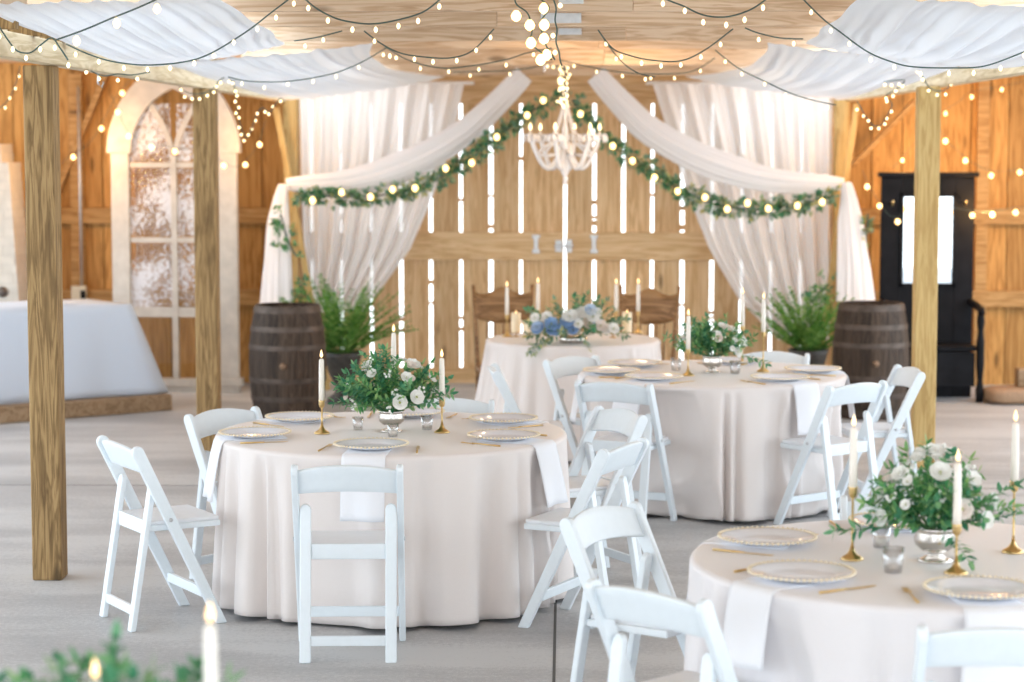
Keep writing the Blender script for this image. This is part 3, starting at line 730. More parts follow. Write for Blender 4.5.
for i in range(30):
    x = r.uniform(-.27, .27); z = .09+.17*math.sqrt(max(0, 1-(x/.30)**2))*r.random(); y = -.10-.06*r.random()+.12*(z-.1)
    m = r.choice(('petal', 'petal', 'bluep', 'pblue', 'blush', 'petal')) if not (-.16 < x < -.02 and z < .16) else 'bluep'
    add_flower(t, Vector((x, y-.05, z)), (x*1.5, -.9, .5), r.uniform(.038, .056), m, 900+i)

# ------------------------------------------------------------------ head table chairs
def oak_chair(label, x, y, rz):
    t = thing('pressed_back_chair', label, 'chair', (x, y, 0), rz)     # sitter faces -Y locally
    for s in (-1, 1):
        MB().tube([(s*.19, .20, 0), (s*.195, .20, .45), (s*.205, .25, .80), (s*.22, .30, 1.06)], .016, 8, rs=[.013, .018, .017, .013]).build('back_post', M['brown'], t)
        MB().tube([(s*.18, -.17, 0), (s*.185, -.17, .22), (s*.18, -.16, .44)], .015, 8, rs=[.012, .019, .015]).build('front_leg', M['brown'], t)
    MB().box((0, .01, .455), (.42, .42, .03)).build('seat', M['brown'], t, bevel=.012)
    def crest(u, v):
        q = (u-.5)*2; x = q*.215; top = 1.02+.022*cos(q*pi*1.5)-.012*abs(q); bot = .775+.045*q*q+.0; z = bot+(top-bot)*v
        return (x, .25+.16*(z-.80)+.03*(1-q*q), z)
    MB().grid(crest, 21, 6).build('crest_panel', M['brown'], t, solid=.018)
    for k in range(5):
        x = -.12+k*.06; MB().tube([(x, .205, .47), (x, .235, .62), (x, .27, .79)], .007, 6, rs=[.006, .009, .006]).build('spindle', M['brown'], t)
    MB().tube([(-.185, -.17, .16), (.185, -.17, .16)], .009, 6).build('stretcher', M['brown'], t)
oak_chair('brown carved-back wooden chair behind the left half of the head table', atY(506, 300, 16.1).x, 16.05, R(6))
oak_chair('brown carved-back wooden chair behind the right half of the head table', atY(641, 300, 16.0).x, 15.95, R(-14))

# ------------------------------------------------------------------ barrels
def barrel(label, px, Y):
    c = atY(px, 400, Y); t = thing('oak_barrel', label, 'barrel', (c.x, Y, 0)); Hh = .885; R0, R1 = .245, .295
    def rad(z): q = (z/Hh-.5)*2; return R0+(R1-R0)*(1-q*q)
    mb = MB(); n = 26
    for i in range(n):
        a0, a1 = 2*pi*i/n+.004, 2*pi*(i+1)/n-.004; vs = []; fs = []
        for k in range(11):
            z = .0+Hh*k/10; rr = rad(z)
            for a in (a0, (a0+a1)/2, a1): vs.append((rr*cos(a), rr*sin(a), z))
            for a in (a0, a1): vs.append(((rr-.022)*cos(a), (rr-.022)*sin(a), z))
        for k in range(10):
            b = k*5; q = b+5
            fs += [(b, b+1, q+1, q), (b+1, b+2, q+2, q+1), (b+2, b+4, q+4, q+2), (b+3, b, q, q+3), (b+4, b+3, q+3, q+4)]
        fs += [(50, 51, 52, 54, 53), (0, 3, 4, 2, 1)]
        mb.add(vs, fs, False)
    st = mb.build('staves', M['barrel'], t)
    MB().lathe([(.001, Hh-.03), (R0-.02, Hh-.03), (R0-.02, Hh-.05)], 30, cap=False).build('head', M['barrelhead'], t)
    for z, h in ((.02, .05), (.16, .04), (.30, .04), (.55, .04), (.69, .04), (.83, .05)):
        MB().lathe([(rad(z)+.003, z-.0), (rad(z+h/2)+.005, z+h/2), (rad(z+h)+.003, z+h)], 40, cap=False).build('hoop', M['hoop'], t)
    MB().tube([(0, -R1-.004, .44), (0, -R1-.022, .44)], .024, 10).build('bung', M['barrelhead'], st)
    return c
bL = barrel('dark oak barrel beside the left fern, under the hanging white tail', 288, 16.7)
bR = barrel('dark oak barrel beside the right fern, next to the black hall stand', 870, 17.0)

# ------------------------------------------------------------------ potted ferns
def fern(label, px, py, Y, hgt, wid, seed, poth, n=120):
    base = atY(px, py, Y); r = random.Random(seed); t = thing('potted_fern', label, 'plant', (base.x, Y, 0))
    MB().lathe([(.001, 0), (.13, 0), (.135, .03), (.07, .08), (.06, .14), (.12, poth*.6), (.155, poth-.04), (.17, poth), (.15, poth), (.14, poth-.05), (.001, poth-.05)], 24, cap=False).build('urn', M['urn'], t)
    fa = MB()
    for i in range(n):
        a = r.uniform(0, 2*pi); el = r.uniform(.55, 1.5); d = Vector((cos(a)*cos(el), sin(a)*cos(el), sin(el))); L = hgt*r.uniform(.7, 1.1)
        p = Vector((cos(a)*.06*r.random(), sin(a)*.06*r.random(), poth-.05)); pts = [p.copy()]; k = 14
        for j in range(k):
            d = (d+Vector((cos(a)*.02, sin(a)*.02, -.03*wid))+rvec(r)*.03).normalized(); p = p+d*L/k; pts.append(p.copy())
            if j < 2: continue
            sd = d.cross(Vector((0, 0, 1)) if abs(d.z) < .97 else Vector((cos(a), sin(a), 0))); sd.normalize()
            w = .062*(1-((j-5)/12)**2)
            for s in (-1, 1): fa.leaf(p, (sd*s+d*.9+rvec(r)*.15), rvec(r), w*r.uniform(.8, 1.2), .015, .15)
        fa.tube(pts, .002, 4)
    fa.build('frond_foliage', M['fern'], t)
fern('bushy green fern in a dark urn beside the left barrel', 343, 380, 17.8, .66, .9, 61, .42)
fern('bushy green fern in a dark urn beside the right barrel', 808, 385, 17.9, .56, .45, 62, .44, 80)

# ------------------------------------------------------------------ curtains, swags, tails
def interp(pts, t):
    """piecewise linear on list of (t, value)"""
    if t <= pts[0][0]: return pts[0][1]
    for (a, p), (b, q) in zip(pts[:-1], pts[1:]):
        if t <= b: k = (t-a)/(b-a); return p+(q-p)*k
    return pts[-1][1]
def curtain(label, left, right, Y, y0, y1, seed):
    """left/right: [(py, px)] edges of the hanging panel; folds gather with width"""
    r = random.Random(seed); ph = [r.uniform(0, 6) for _ in range(4)]; mb = MB()
    full = None
    def fn(u, v):
        py = y0+(y1-y0)*v; xl = interp(left, py); xr = interp(right, py); w = (xr-xl)/114.
        uu = u+.015*sin(9*u+ph[0])
        p = atY(xl+(xr-xl)*uu, py, Y)
        amp = .022+.035*max(0, 1-w/1.5)
        p.y += amp*sin(uu*2*pi*8+ph[1]+.6*v)+amp*.45*sin(uu*2*pi*17+ph[2])
        return p
    mb.grid(fn, 220, 26); o = mb.build('hanging_curtain', M['curtain'], None); return tag(o, label, 'curtain')
curtain('sheer white curtain on the barn wall left of the doors, gathered at bottom', [(84, 297), (200, 300), (260, 304), (312, 308)], [(84, 466), (150, 452), (200, 433), (250, 411), (285, 385), (312, 362)], 18.95, 84, 312, 3)
curtain('sheer white curtain on the barn wall right of the doors, gathered at bottom', [(84, 650), (140, 668), (195, 686), (250, 708), (300, 738), (340, 778)], [(84, 835), (200, 834), (340, 830)], 18.95, 84, 340, 4)
MB_ = MB(); a = atY(292, 88, 18.95); b = atY(472, 88, 18.95)
def rod(label, x0, x1):
    a = atY(x0, 83, 19.02); b = atY(x1, 83, 19.02); mb = MB(); mb.tube([a, b], .016, 10); o = mb.build('curtain_rod', M['paper']); tag(o, label, 'rod')
rod('white rod holding the left curtain under the loft', 292, 474); rod('white rod holding the right curtain under the loft', 646, 838)
def swag(label, path, Y, thick, seed, name='fabric_swag', dy=None):
    """bunched sash along pixel path; thick = list (t, half width in m)"""
    r = random.Random(seed); pts = []
    k = 60
    for i in range(k+1):
        t = i/k; s = t*(len(path)-1); j = min(int(s), len(path)-2); f = s-j
        P = [path[max(0, min(len(path)-1, j+q))] for q in (-1, 0, 1, 2)]
        c = [.5*((2*P[1][a])+(-P[0][a]+P[2][a])*f+(2*P[0][a]-5*P[1][a]+4*P[2][a]-P[3][a])*f*f+(-P[0][a]+3*P[1][a]-3*P[2][a]+P[3][a])*f**3) for a in (0, 1)]
        pts.append(atY(c[0], c[1], Y + (interp(dy, t) if dy else 0)))
    n = 72; vs = []; mb = MB(); ph = [r.uniform(0, 6) for _ in range(4)]
    for i, p in enumerate(pts):
        t = i/k; tg = (pts[min(i+1, k)]-pts[max(i-1, 0)]).normalized(); nn = Vector((0, -1, 0)).cross(tg).normalized(); h = interp(thick, t)
        for j in range(n):
            a = 2*pi*j/n; fo = 1+.10*sin(5*a+ph[0]+2*t)+.10*sin(9*a+ph[1]+3*t)+.08*sin(15*a+ph[2]-2*t)
            vs.append(p+nn*cos(a)*h*fo+Vector((0, -1, 0))*sin(a)*h*.32*fo)
    fs = [(i*n+j, i*n+(j+1) % n, (i+1)*n+(j+1) % n, (i+1)*n+j) for i in range(k) for j in range(n)]
    fs += [tuple(range(n))[::-1], tuple(range(k*n, (k+1)*n))]
    mb.add(vs, fs, True); o = mb.build(name, M['swag']); return tag(o, label, 'drapery')
swag('white tulle swag sweeping from the loft centre to the left post', [(524, 74), (498, 101), (462, 134), (410, 163), (350, 181), (286, 184)], 18.45, [(0, .075), (.35, .10), (.65, .115), (.9, .075), (1, .04)], 1)
swag('white tulle swag sweeping from the loft centre to the right post', [(596, 74), (622, 104), (652, 133), (704, 161), (770, 180), (844, 184)], 18.45, [(0, .075), (.35, .10), (.65, .115), (.9, .075), (1, .04)], 2)
swag('white fabric tail hanging beside the left post above the barrel', [(283, 184), (279, 225), (278, 265), (278, 304)], 18.4, [(0, .03), (.3, .08), (1, .125)], 5, 'fabric_tail', [(0, 0), (1, -.3)])
swag('white fabric tail hanging beside the right post above the barrel', [(847, 182), (851, 225), (854, 265), (855, 302)], 18.4, [(0, .03), (.3, .09), (1, .14)], 6, 'fabric_tail', [(0, 0), (1, -.3)])
for lab, p, q in (('slender tan pole leaning by the left post between tail and curtain', (276, 108), (291, 190)), ('slender tan pole leaning by the right post between tail and curtain', (857, 104), (845, 184))):
    a = atY(*p, 18.75); b = atY(*q, 18.75); d = (b-a).normalized(); b = a+d*((a.z)/(-d.z)); mb = MB(); mb.beam(a, b, .05, .035, (0, 1, 0)); tag(mb.build('leaning_pole', M['post2'], bevel=.004), lab, 'pole')
# ceiling drapes
def cdrape(label, sx, Y0, Y1, xi, zo, sag, seed):
    """xi: inner edge x at (start, middle, end); zo: outer edge height at (start, middle, end)"""
    r = random.Random(seed); ph = [r.uniform(0, 6) for _ in range(6)]; mb = MB()
    q3 = lambda c, u: c[0]*(1-u)*(1-2*u)+c[1]*4*u*(1-u)+c[2]*u*(2*u-1)
    def fn(u, v):
        Y = Y0+(Y1-Y0)*u; a = q3(xi, u); b = 2.32; arc = 4*u*(1-u)
        x = a+(b-a)*v; inner = CZ-.012-.03*arc; outer = q3(zo, u)
        z = inner+(outer-inner)*v**.8 - sag*sin(pi*v)*(.3+.7*arc)
        am = (.25+.75*arc)*min(1, 5*v+.1)
        w = v+.05*sin(4*u+ph[0])
        z += am*(.010*sin(15*w+ph[1])+.014*sin(34*w+ph[2]+1.5*u)+.014*sin(61*w+ph[3]-2*u)+.010*sin(97*w+ph[5]+u))
        x += .012*sin(5*pi*u+ph[4])*(1-v)*arc
        return (sx*x, Y, min(z, CZ-.006))
    mb.grid(fn, 70, 200); o = mb.build('ceiling_drape', M['voile']); return tag(o, label, 'drapery')
cdrape('white fabric drape under the near loft on the left, touching the big post', -1, 8.55, 12.6, (1.36, 1.42, 1.60), (2.64, 2.545, 2.55), .02, 1)
cdrape('white fabric drape under the rear loft on the left, reaching the doors', -1, 12.45, 18.5, (1.08, 1.25, 1.0), (2.56, 2.525, 2.47), .035, 2)
cdrape('white fabric drape under the near loft on the right, cut by picture edge', 1, 8.55, 12.6, (1.14, 1.22, 1.36), (2.60, 2.535, 2.53), .02, 3)
cdrape('white fabric drape under the rear loft on the right, reaching the doors', 1, 12.45, 18.5, (1.13, 1.25, 1.0), (2.56, 2.525, 2.47), .035, 4)

# ------------------------------------------------------------------ garlands on the swags
def garland(label, path, Y, seed, dens=1., bul=8, m1='euca', m2='ruscus', wid=.10):
    r = random.Random(seed); pts = [atY(x, y, Y) for x, y in path]; t = thing('leaf_garland', label, 'garland', tuple(pts[0])); o0 = pts[0]
    L = sum((b-a).length for a, b in zip(pts[:-1], pts[1:])); cum = [0]
    for a, b in zip(pts[:-1], pts[1:]): cum.append(cum[-1]+(b-a).length)
    def at(s):
        for i in range(len(pts)-1):
            if s <= cum[i+1]: k = (s-cum[i])/(cum[i+1]-cum[i]); return pts[i].lerp(pts[i+1], k)-o0, (pts[i+1]-pts[i]).normalized()
        return pts[-1]-o0, (pts[-1]-pts[-2]).normalized()
    fa = MB(); fb = MB(); n = int(L*62*dens)
    for i in range(n):
        p, d = at(L*i/n); dd = (d*r.choice((-1, 1))*.6+rvec(r)*.9); dd.y = -abs(dd.y)*.6
        sprig(fa if r.random() < .55 else fb, p, dd, wid*r.uniform(.7, 1.4), .050, .030, r, .15, n=3)
    fa.build('foliage', M[m1], t); fb.build('foliage', M[m2], t)
    MB().tube([at(L*i/30)[0] for i in range(31)], .008, 5).build('stem', M['cord'], t)
    for i in range(bul):
        p, d = at(L*(i+.5+r.uniform(-.3, .3))/bul); MB().ball(p+Vector((r.uniform(-.04, .04), -.09, r.uniform(-.06, .06))), .024, 8, (1, 1, 1.2)).build('bulb', M['bulb'], t)
garland('leafy lit garland under the left white swag', [(296, 192), (330, 197), (370, 197), (405, 192), (440, 178), (475, 155), (500, 135), (530, 112), (556, 98)], 18.3, 71, 2.2, bul=10, wid=.06)
garland('leafy lit garland under the right white swag', [(572, 100), (596, 130), (620, 152), (650, 168), (680, 190), (715, 205), (755, 210), (795, 205), (834, 196)], 18.3, 72, 2.2, bul=12, wid=.06)
garland('short leaf sprig hanging on the left white tail', [(281, 214), (285, 232), (291, 248), (296, 256)], 18.15, 73, 1., 0, 'ruscus', 'leaf', .08)
garland('leaf sprig trailing at the left curtain foot above the barrel', [(300, 284), (306, 296), (311, 303)], 18.15, 74, 1., 0, 'ruscus', 'leaf', .08)
garland('leaf sprig trailing down the right curtain to the fern', [(829, 284), (822, 290), (814, 298), (806, 308)], 18.2, 75, 1., 0, 'ruscus', 'leaf', .09)
garland('pale leaf sprig at the right tail beside the black hall stand', [(868, 214), (867, 228), (866, 240)], 18.3, 76, .8, 0, 'euca', 'leaf', .05)

# ------------------------------------------------------------------ string lights
def bulbmesh(r, h):
    mb = MB(); mb.lathe([(r*.35, 0), (r*.75, -h*.22), (r, -h*.5), (r*.8, -h*.8), (r*.25, -h), (.0005, -h*1.02)], 8, cap=False); return mb
def string(label, pts, spacing, kind='mini', jit=.010, cordr=.0035, sag=0.):
    """pts: world points of the hanging cord"""
    t = thing('string_light', label, 'string lights', tuple(pts[0])); o0 = pts[0]; r = random.Random(len(label)*7+int(pts[0].x*100))
    fine = []
    k = len(pts)
    for j in range(k-1):
        for f in [q/8 for q in range(8)]:
            P = [pts[max(0, min(k-1, j+q))] for q in (-1, 0, 1, 2)]
            fine.append(.5*((2*P[1])+(-P[0]+P[2])*f+(2*P[0]-5*P[1]+4*P[2]-P[3])*f*f+(-P[0]+3*P[1]-3*P[2]+P[3])*f**3)-o0)
    fine.append(pts[-1]-o0)
    MB().tube(fine, cordr, 5).build('cord', M['cord'], t)
    R_, H_ = {'mini': (.0078, .023), 'dot': (.0095, .02), 'globe': (.0145, .038), 'big': (.022, .046)}[kind]
    src = None; acc = spacing*.5
    for a, b in zip(fine[:-1], fine[1:]):
        L = (b-a).length; s = acc
        while s < L:
            p = a.lerp(b, s/L)+Vector((r.uniform(-jit, jit), r.uniform(-jit, jit), r.uniform(-jit, jit)-.012))
            if src is None: src = bulbmesh(R_, H_).build('bulb', M['mini' if kind in ('mini', 'dot') else 'bulb'], t, p); first = src
            else:
                c = src.copy(); COL.objects.link(c); c.parent = t; c.location = p
            s += spacing
        acc = s-L
    return t
def P(lst, Y): return [atY(x, y, Y) if not isinstance(Y, (list, tuple)) else None for x, y in lst]
def PY(lst): return [atY(x, y, Y) for x, y, Y in lst]
def PC(lst, dz=.02):
    Y = max(8.9, min(atZ(x, y, CZ-dz).y for x, y in lst))
    return [atY(x, y, Y) for x, y in lst]
# left side
string('near string with large bulbs crossing the left drape by the picture top', PY([(56, 40, 8.5), (84, 30, 8.5), (110, 19, 8.5), (135, 9, 8.5), (160, -2, 8.5)]), .17, 'globe')
string('dark cord string swagged along the lower edge of the near left drape', PY([(x, y, 9.7) for x, y in ((66, 44), (88, 54), (115, 62), (153, 65), (200, 58), (243, 34), (272, 12), (296, -6))]), .105)
string('string swagged along the rear left drape up to the loft boards', PY([(x, y, 12.5) for x, y in ((228, 77), (246, 81), (272, 82), (300, 80), (335, 73), (362, 62), (386, 48))]), .14)
string('string of small bulbs curling around the top of the big left post', PY([(x, y, 9.1) for x, y in ((-4, 22), (8, 40), (16, 50), (24, 53), (32, 52), (42, 44), (52, 38), (60, 48), (68, 60))]), .075)
string('string of small bulbs hanging along the left beam past the big post', PY([(x, y, 11.2) for x, y in ((78, 62), (88, 69), (97, 74), (106, 76), (118, 74), (132, 75), (150, 72))]), .09, 'dot')
string('thick tangle of small bulbs on the second left post and beam', PY([(174, 72, 14.3), (178, 84, 14.4), (186, 92, 14.4), (198, 94, 14.4), (207, 92, 14.4), (214, 88, 14.4), (220, 80, 14.4), (228, 77, 14.4), (231, 82, 14.4)]), .045, 'dot', .012)
string('string looping down beside the arched window and back up', PY([(233, 78, 14.6), (236, 98, 14.7), (238, 115, 14.8), (242, 130, 14.8), (245, 136, 14.8), (248, 137, 14.8), (252, 128, 14.8), (256, 116, 14.8), (262, 108, 14.8), (270, 112, 14.8), (274, 106, 14.8), (281, 98, 14.8)]), .05, 'dot', .015)
string('globe bulbs on a wire across the wall left of the arched window', PY([(40, 205, 18.7), (62, 163, 18.7), (91, 141, 18.7), (116, 97, 18.6), (140, 70, 18.5)]), .36, 'big', cordr=.002)
string('globe bulbs on a wire across the arched window', PY([(112, 96, 17.9), (128, 132, 17.9), (146, 140, 17.9), (165, 146, 17.9), (184, 149, 17.9), (205, 150, 17.9), (235, 167, 17.9), (257, 146, 17.9), (266, 120, 17.9)]), .21, 'big', cordr=.002)
string('faint small bulbs on a wire at the far left picture edge', PY([(0, 108, 15.5), (8, 100, 15.5), (14, 88, 15.5), (18, 76, 15.5), (20, 66, 15.5)]), .08)
# right side
string('dark cord string swagged across the near right drape', PY([(x, y, 9.7) for x, y in ((800, -4), (822, 18), (840, 32), (868, 52), (895, 63), (915, 67), (950, 68), (985, 66), (1024, 52), (1040, 46))]), .115)
string('string from the loft boards swagged along the rear right drape', PY([(x, y, 12.5) for x, y in ((715, 50), (738, 68), (768, 83), (790, 93), (812, 100), (836, 105))]), .13)
string('tangle of small bulbs looping from the beam left of the pale post', PY([(857, 101, 14.1), (862, 110, 14.1), (868, 120, 14.1), (875, 126, 14.1), (882, 124, 14.1), (888, 114, 14.1), (892, 104, 14.1), (886, 96, 14.1), (898, 88, 14), (904, 80, 14), (884, 82, 14)]), .05, 'dot', .012)
string('small bulbs looping from the beam right of the pale post', PY([(915, 66, 13.9), (922, 76, 13.9), (930, 88, 13.9), (940, 91, 13.9), (948, 88, 13.9), (954, 78, 13.9), (962, 70, 13.9), (970, 68, 13.9)]), .06, 'dot', .01)
string('globe bulbs descending the boards right of the pale post', PY([(936, 96, 18.6), (941, 131, 18.6), (960, 153, 18.6), (988, 170, 18.6), (1020, 169, 18.6), (1040, 160, 18.6)]), .24, 'big', cordr=.002)
string('globe bulbs on a wire along the girt above the black hall stand', PY([(862, 170, 18.0), (868, 183, 18.0), (888, 214, 17.9), (905, 215, 17.9), (935, 206, 17.9), (967, 210, 17.9), (989, 212, 18), (1017, 207, 18), (1040, 205, 18)]), .205, 'big', cordr=.002)
string('globe bulbs strung high on the boards at the right picture edge', PY([(893, 168, 18.6), (913, 145, 18.6), (935, 118, 18.6), (958, 102, 18.6), (971, 92, 18.6), (1004, 86, 18.6), (1030, 80, 18.6)]), .26, 'globe', cordr=.002)
# loft strings
string('string swagged across the near loft boards left of centre', PC([(300, -6), (313, 6), (328, 15), (345, 21), (372, 24), (402, 19), (425, 11), (444, -4)], .05), .095)
string('short string hooked on the loft boards beside the near left drape', PC([(294, 41), (308, 39), (323, 36), (342, 31)], .03), .1)
string('string swagged on the loft from the rear left drape to the middle', PC([(364, 31), (380, 43), (400, 53), (424, 57), (450, 58), (472, 51), (494, 29)], .04), .105)
string('string along the rear loft boards above the left curtain', PC([(384, 46), (408, 60), (440, 68), (470, 66), (505, 60), (527, 53), (552, 48)], .03), .16)
string('string running from the doors corner to the loft centre', PC([(452, 72), (500, 71), (530, 68), (553, 62)], .02), .26)
string('string swagged across the near loft boards right of centre', PC([(655, -6), (670, 1), (683, 6), (700, 14), (715, 17), (732, 16), (752, 9), (768, -2)], .05), .085)
string('string swagged on the loft from the middle towards the right', PC([(598, 30), (612, 48), (628, 55), (650, 60), (680, 61), (705, 50), (733, 29)], .04), .1)
string('string dropping along the loft boards towards the rear right drape', PC([(745, 28), (758, 33), (780, 38), (803, 39)], .03), .16)
string('string crossing the rear loft boards above the right curtain', PC([(560, 60), (595, 68), (620, 72), (650, 74), (690, 72), (715, 58)], .02), .17)
string('string running over the rear loft boards to the right of centre', PC([(604, 40), (622, 62), (638, 73), (655, 77)], .02), .2)
string('large bright bulbs hanging at the loft centre, outer strand left of nail plates', [atY(x, y, 9.3) for x, y in ((514, -3), (517, 5), (528, 14), (532, 32), (530, 43), (552, 60))], .078, 'big')
string('large bright bulbs hanging at the loft centre, inner strand by nail plates', [atY(x, y, 9.3) for x, y in ((537, -3), (549, 8), (541, 22), (545, 43), (555, 60))], .072, 'big')
# chandelier cord wrapped with small bulbs
chY = 16.4
string('cluster of small bulbs wrapped down the chandelier cord', PY([(556, 66, chY)]+[(563+4*sin(i*2.1)+(i % 3-1)*2.2, 67+i*1.5, chY+.05*cos(i*1.7)) for i in range(26)]), .034, 'dot', .03)
string('small bulbs running along the loft centre to the chandelier', PC([(552, -4), (556, 8), (555, 20), (557, 30), (556, 42), (559, 52), (560, 60), (562, 66)], .04), .09, 'dot', .03)

# ------------------------------------------------------------------ chandelier
cp = atY(565, 160, chY); cz = cp.z
ch = thing('crystal_chandelier', 'milky crystal chandelier hanging in front of the barn doors', 'chandelier', (cp.x, chY, cz))
z = lambda py: atY(565, py, chY).z-cz
MB().tube([(0, 0, z(106)), (0, 0, CZ-cz)], .006, 6).build('cord', M['wire'], ch)
MB().lathe([(.001, z(186)), (.016, z(183)), (.008, z(178)), (.030, z(172)), (.040, z(166)), (.022, z(158)), (.030, z(150)), (.018, z(140)), (.026, z(130)), (.012, z(122)), (.018, z(112)), (.006, z(105))], 14, cap=False).build('column', M['acryl'], ch)
mb = MB()
for i in range(8):
    a = 2*pi*i/8
    for k in range(13): q = k/12; rr = .02+.075*q**1.3; mb.ball((rr*cos(a), rr*sin(a), z(106)+(z(137)-z(106))*q), .0095, 6)
mb.build('bead_strand', M['acryl'], ch)
for i in range(6):
    a = 2*pi*i/6+.25; pts = []
    for k in range(15):
        q = k/14; rr = .03+.235*q; zz = z(150)-.15*sin(q*pi*1.0)*(1 if q < .75 else 1)+(.15*max(0, q-.35))
        pts.append((rr*cos(a), rr*sin(a), zz))
    arm = MB(); arm.tube(pts, .018, 8); ao = arm.build('arm', M['acryl'], ch)
    ex, ey, ez = pts[-1]
    MB().lathe([(.004, ez), (.035, ez+.006), (.062, ez+.020), (.056, ez+.020), (.012, ez+.012)], 14, (ex, ey, 0), cap=False).build('drip_pan', M['acryl'], ao)
    mb = MB()
    for j in range(7): b = 2*pi*j/7; mb.ball((ex+.05*cos(b), ey+.05*sin(b), ez-.014), .014, 6, (1, 1, 2.1))
    mb.build('crystal_drop', M['acryl'], ao)
    MB().lathe([(.009, ez+.014), (.009, ez+.05)], 10, (ex, ey, 0)).build('candle_sleeve', M['wax'], ao)
    MB().lathe([(.006, ez+.05), (.013, ez+.066), (.010, ez+.085), (.001, ez+.105)], 10, (ex, ey, 0), cap=False).build('bulb', M['mini'], ao)
    # hanging curl between arms
    a2 = a+pi/6; pts = [(.10*cos(a2)+.10*cos(a2)*sin(q*pi), .10*sin(a2)+.10*sin(a2)*sin(q*pi), z(142)-.19*sin(q*pi*.5)*1+.10*q) for q in [k/10 for k in range(11)]]
    MB().tube(pts, .012, 6).build('scroll', M['acryl'], ch)

# ------------------------------------------------------------------ arched window frame leaning on the wall
wY = 18.55
def wx(px): return atY(px, 250, wY).x
x0, x1 = wx(113), wx(238); zb = 0.; wc = (x0+x1)/2; zt = atY(176, 86, wY).z
wf = thing('arched_window_frame', 'chipped white arched church window standing against the left wall', 'window frame', (wc, wY, 0)); hw = (x1-x0)/2
zs = atY(176, 155, wY).z     # shoulder
lk = atY(176, 153, wY).z
for s in (-1, 1): MB().box((s*(hw-.075), 0, (lk+.06)/2), (.15, .09, lk-.06)).build('jamb', M['chip'], wf, bevel=.006)
def arch_pts(w, z0, h, n=14):
    """pointed arch from (w,z0) to apex (0,z0+h)"""
    rr = (w*w+h*h)/(2*w); out = []
    for i in range(n+1):
        zz = h*i/n; x = w-rr+math.sqrt(max(0, rr*rr-zz*zz)); out.append((x, z0+zz))
    return out
XZ = Matrix(((1, 0, 0, 0), (0, 0, -1, 0), (0, 1, 0, 0), (0, 0, 0, 1)))
ah = zt-lk+.22
mb = MB(); outer = arch_pts(hw+.03, lk, ah); inner = arch_pts(hw-.17, lk, ah-.24)
for s in (-1, 1):
    for i in range(len(outer)-1):
        (a, za), (b, zb2) = outer[i], outer[i+1]; (c, zc), (d, zd) = inner[i], inner[i+1]
        q = [(s*a, za), (s*b, zb2), (s*d, zd), (s*c, zc)]
        mb.prism(q if s > 0 else q[::-1], .11, XZ)
mb.build('arch_head', M['chip'], wf)
gw = hw-.15
MB().box((0, -.0, .09), (hw*2+.06, .14, .06)).build('sill', M['chip'], wf, bevel=.006)
MB().box((0, 0, .03), (hw*2, .08, .06)).build('bottom_rail', M['chip'], wf)
for zpy, h in ((165, .045), (240, .045), (312, .085)):
    MB().box((0, 0, atY(176, zpy, wY).z), (gw*2, .05, h)).build('glazing_bar', M['chip'], wf, bevel=.003)
xm = atY(175, 250, wY).x-wc
MB().box((xm, 0, (zs+.1)/2), (.05, .062, zs-.1)).build('mullion', M['chip'], wf, bevel=.003)
mb = MB(); za = atY(176, 150, wY).z; zp = atY(176, 90, wY).z
for s in (-1, 1):
    pts = [(xm+s*(.02+ .26*(q**1.5)), 0, za+(zp-za)*q) for q in [k/10 for k in range(11)]]
    for p, q in zip(pts[:-1], pts[1:]): mb.beam(p, q, .045, .045, (0, 1, 0))
mb.build('tracery', M['chip'], wf)
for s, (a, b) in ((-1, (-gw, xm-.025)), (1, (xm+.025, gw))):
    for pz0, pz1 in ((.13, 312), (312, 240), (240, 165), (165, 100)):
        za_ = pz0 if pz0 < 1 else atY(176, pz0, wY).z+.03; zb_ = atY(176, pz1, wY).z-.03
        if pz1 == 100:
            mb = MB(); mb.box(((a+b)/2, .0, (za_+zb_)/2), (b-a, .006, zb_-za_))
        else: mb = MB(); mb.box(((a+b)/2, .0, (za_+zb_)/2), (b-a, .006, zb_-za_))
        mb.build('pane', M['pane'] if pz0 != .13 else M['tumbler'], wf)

# ------------------------------------------------------------------ left side: cloth-covered table, timber, chimney, conduit
tl = atZ(168, 408, 0); tc_ = Vector((tl.x, tl.y, 0)); ang = R(38)
ux = Vector((-cos(ang), -sin(ang), 0)); uy = Vector((-sin(ang), cos(ang), 0))      # along the front to the left, and to the back
co = Vector((atY(132, 308, 17.25).x, 17.2, 0))       # front right corner of the top
def tcloth(Lx, Ly, hz, zb, label):
    mb = MB(); r = random.Random(4); seq = []
    cs = [(Lx, Ly), (Lx, 0), (0, 0), (0, Ly)]; nseg = 46
    per = []
    for k in range(4):
        a, b = Vector(cs[k]), Vector(cs[(k+1) % 4])
        for i in range(nseg): per.append((a.lerp(b, i/nseg), i/nseg, k))
    n = len(per); rows = 14
    def fn(u, v):
        i = int(round(u*n)) % n; (q, f, k) = per[i]; c = Vector((Lx/2, Ly/2)); out = (q-c)
        nrm = Vector(((1, 0) if k == 0 else (0, -1) if k == 1 else (-1, 0) if k == 2 else (0, 1))); 
        corner = max(0, 1-min(f, 1-f)*Lx*1.6/.35) if k in (1, 3) else max(0, 1-min(f, 1-f)*Ly/.3)
        diag = out.normalized()
        t = max(0, (v-.12)/.88); zz = hz-(hz-zb)*t if v > .12 else hz
        if v <= .12: p = c+(q-c)*(v/.12)
        else: p = q+nrm*(.02*t+.012*t*sin(i*.55)+.01*t*sin(i*.23))+diag*corner*.26*t
        w = co+ux*p.x+uy*p.y; return (w.x, w.y, zz)
    mb.grid(fn, n, rows+1, wrap=True); o = mb.build('tablecloth', M['linen'], None, solid=.003); return tag(o, label, 'tablecloth')
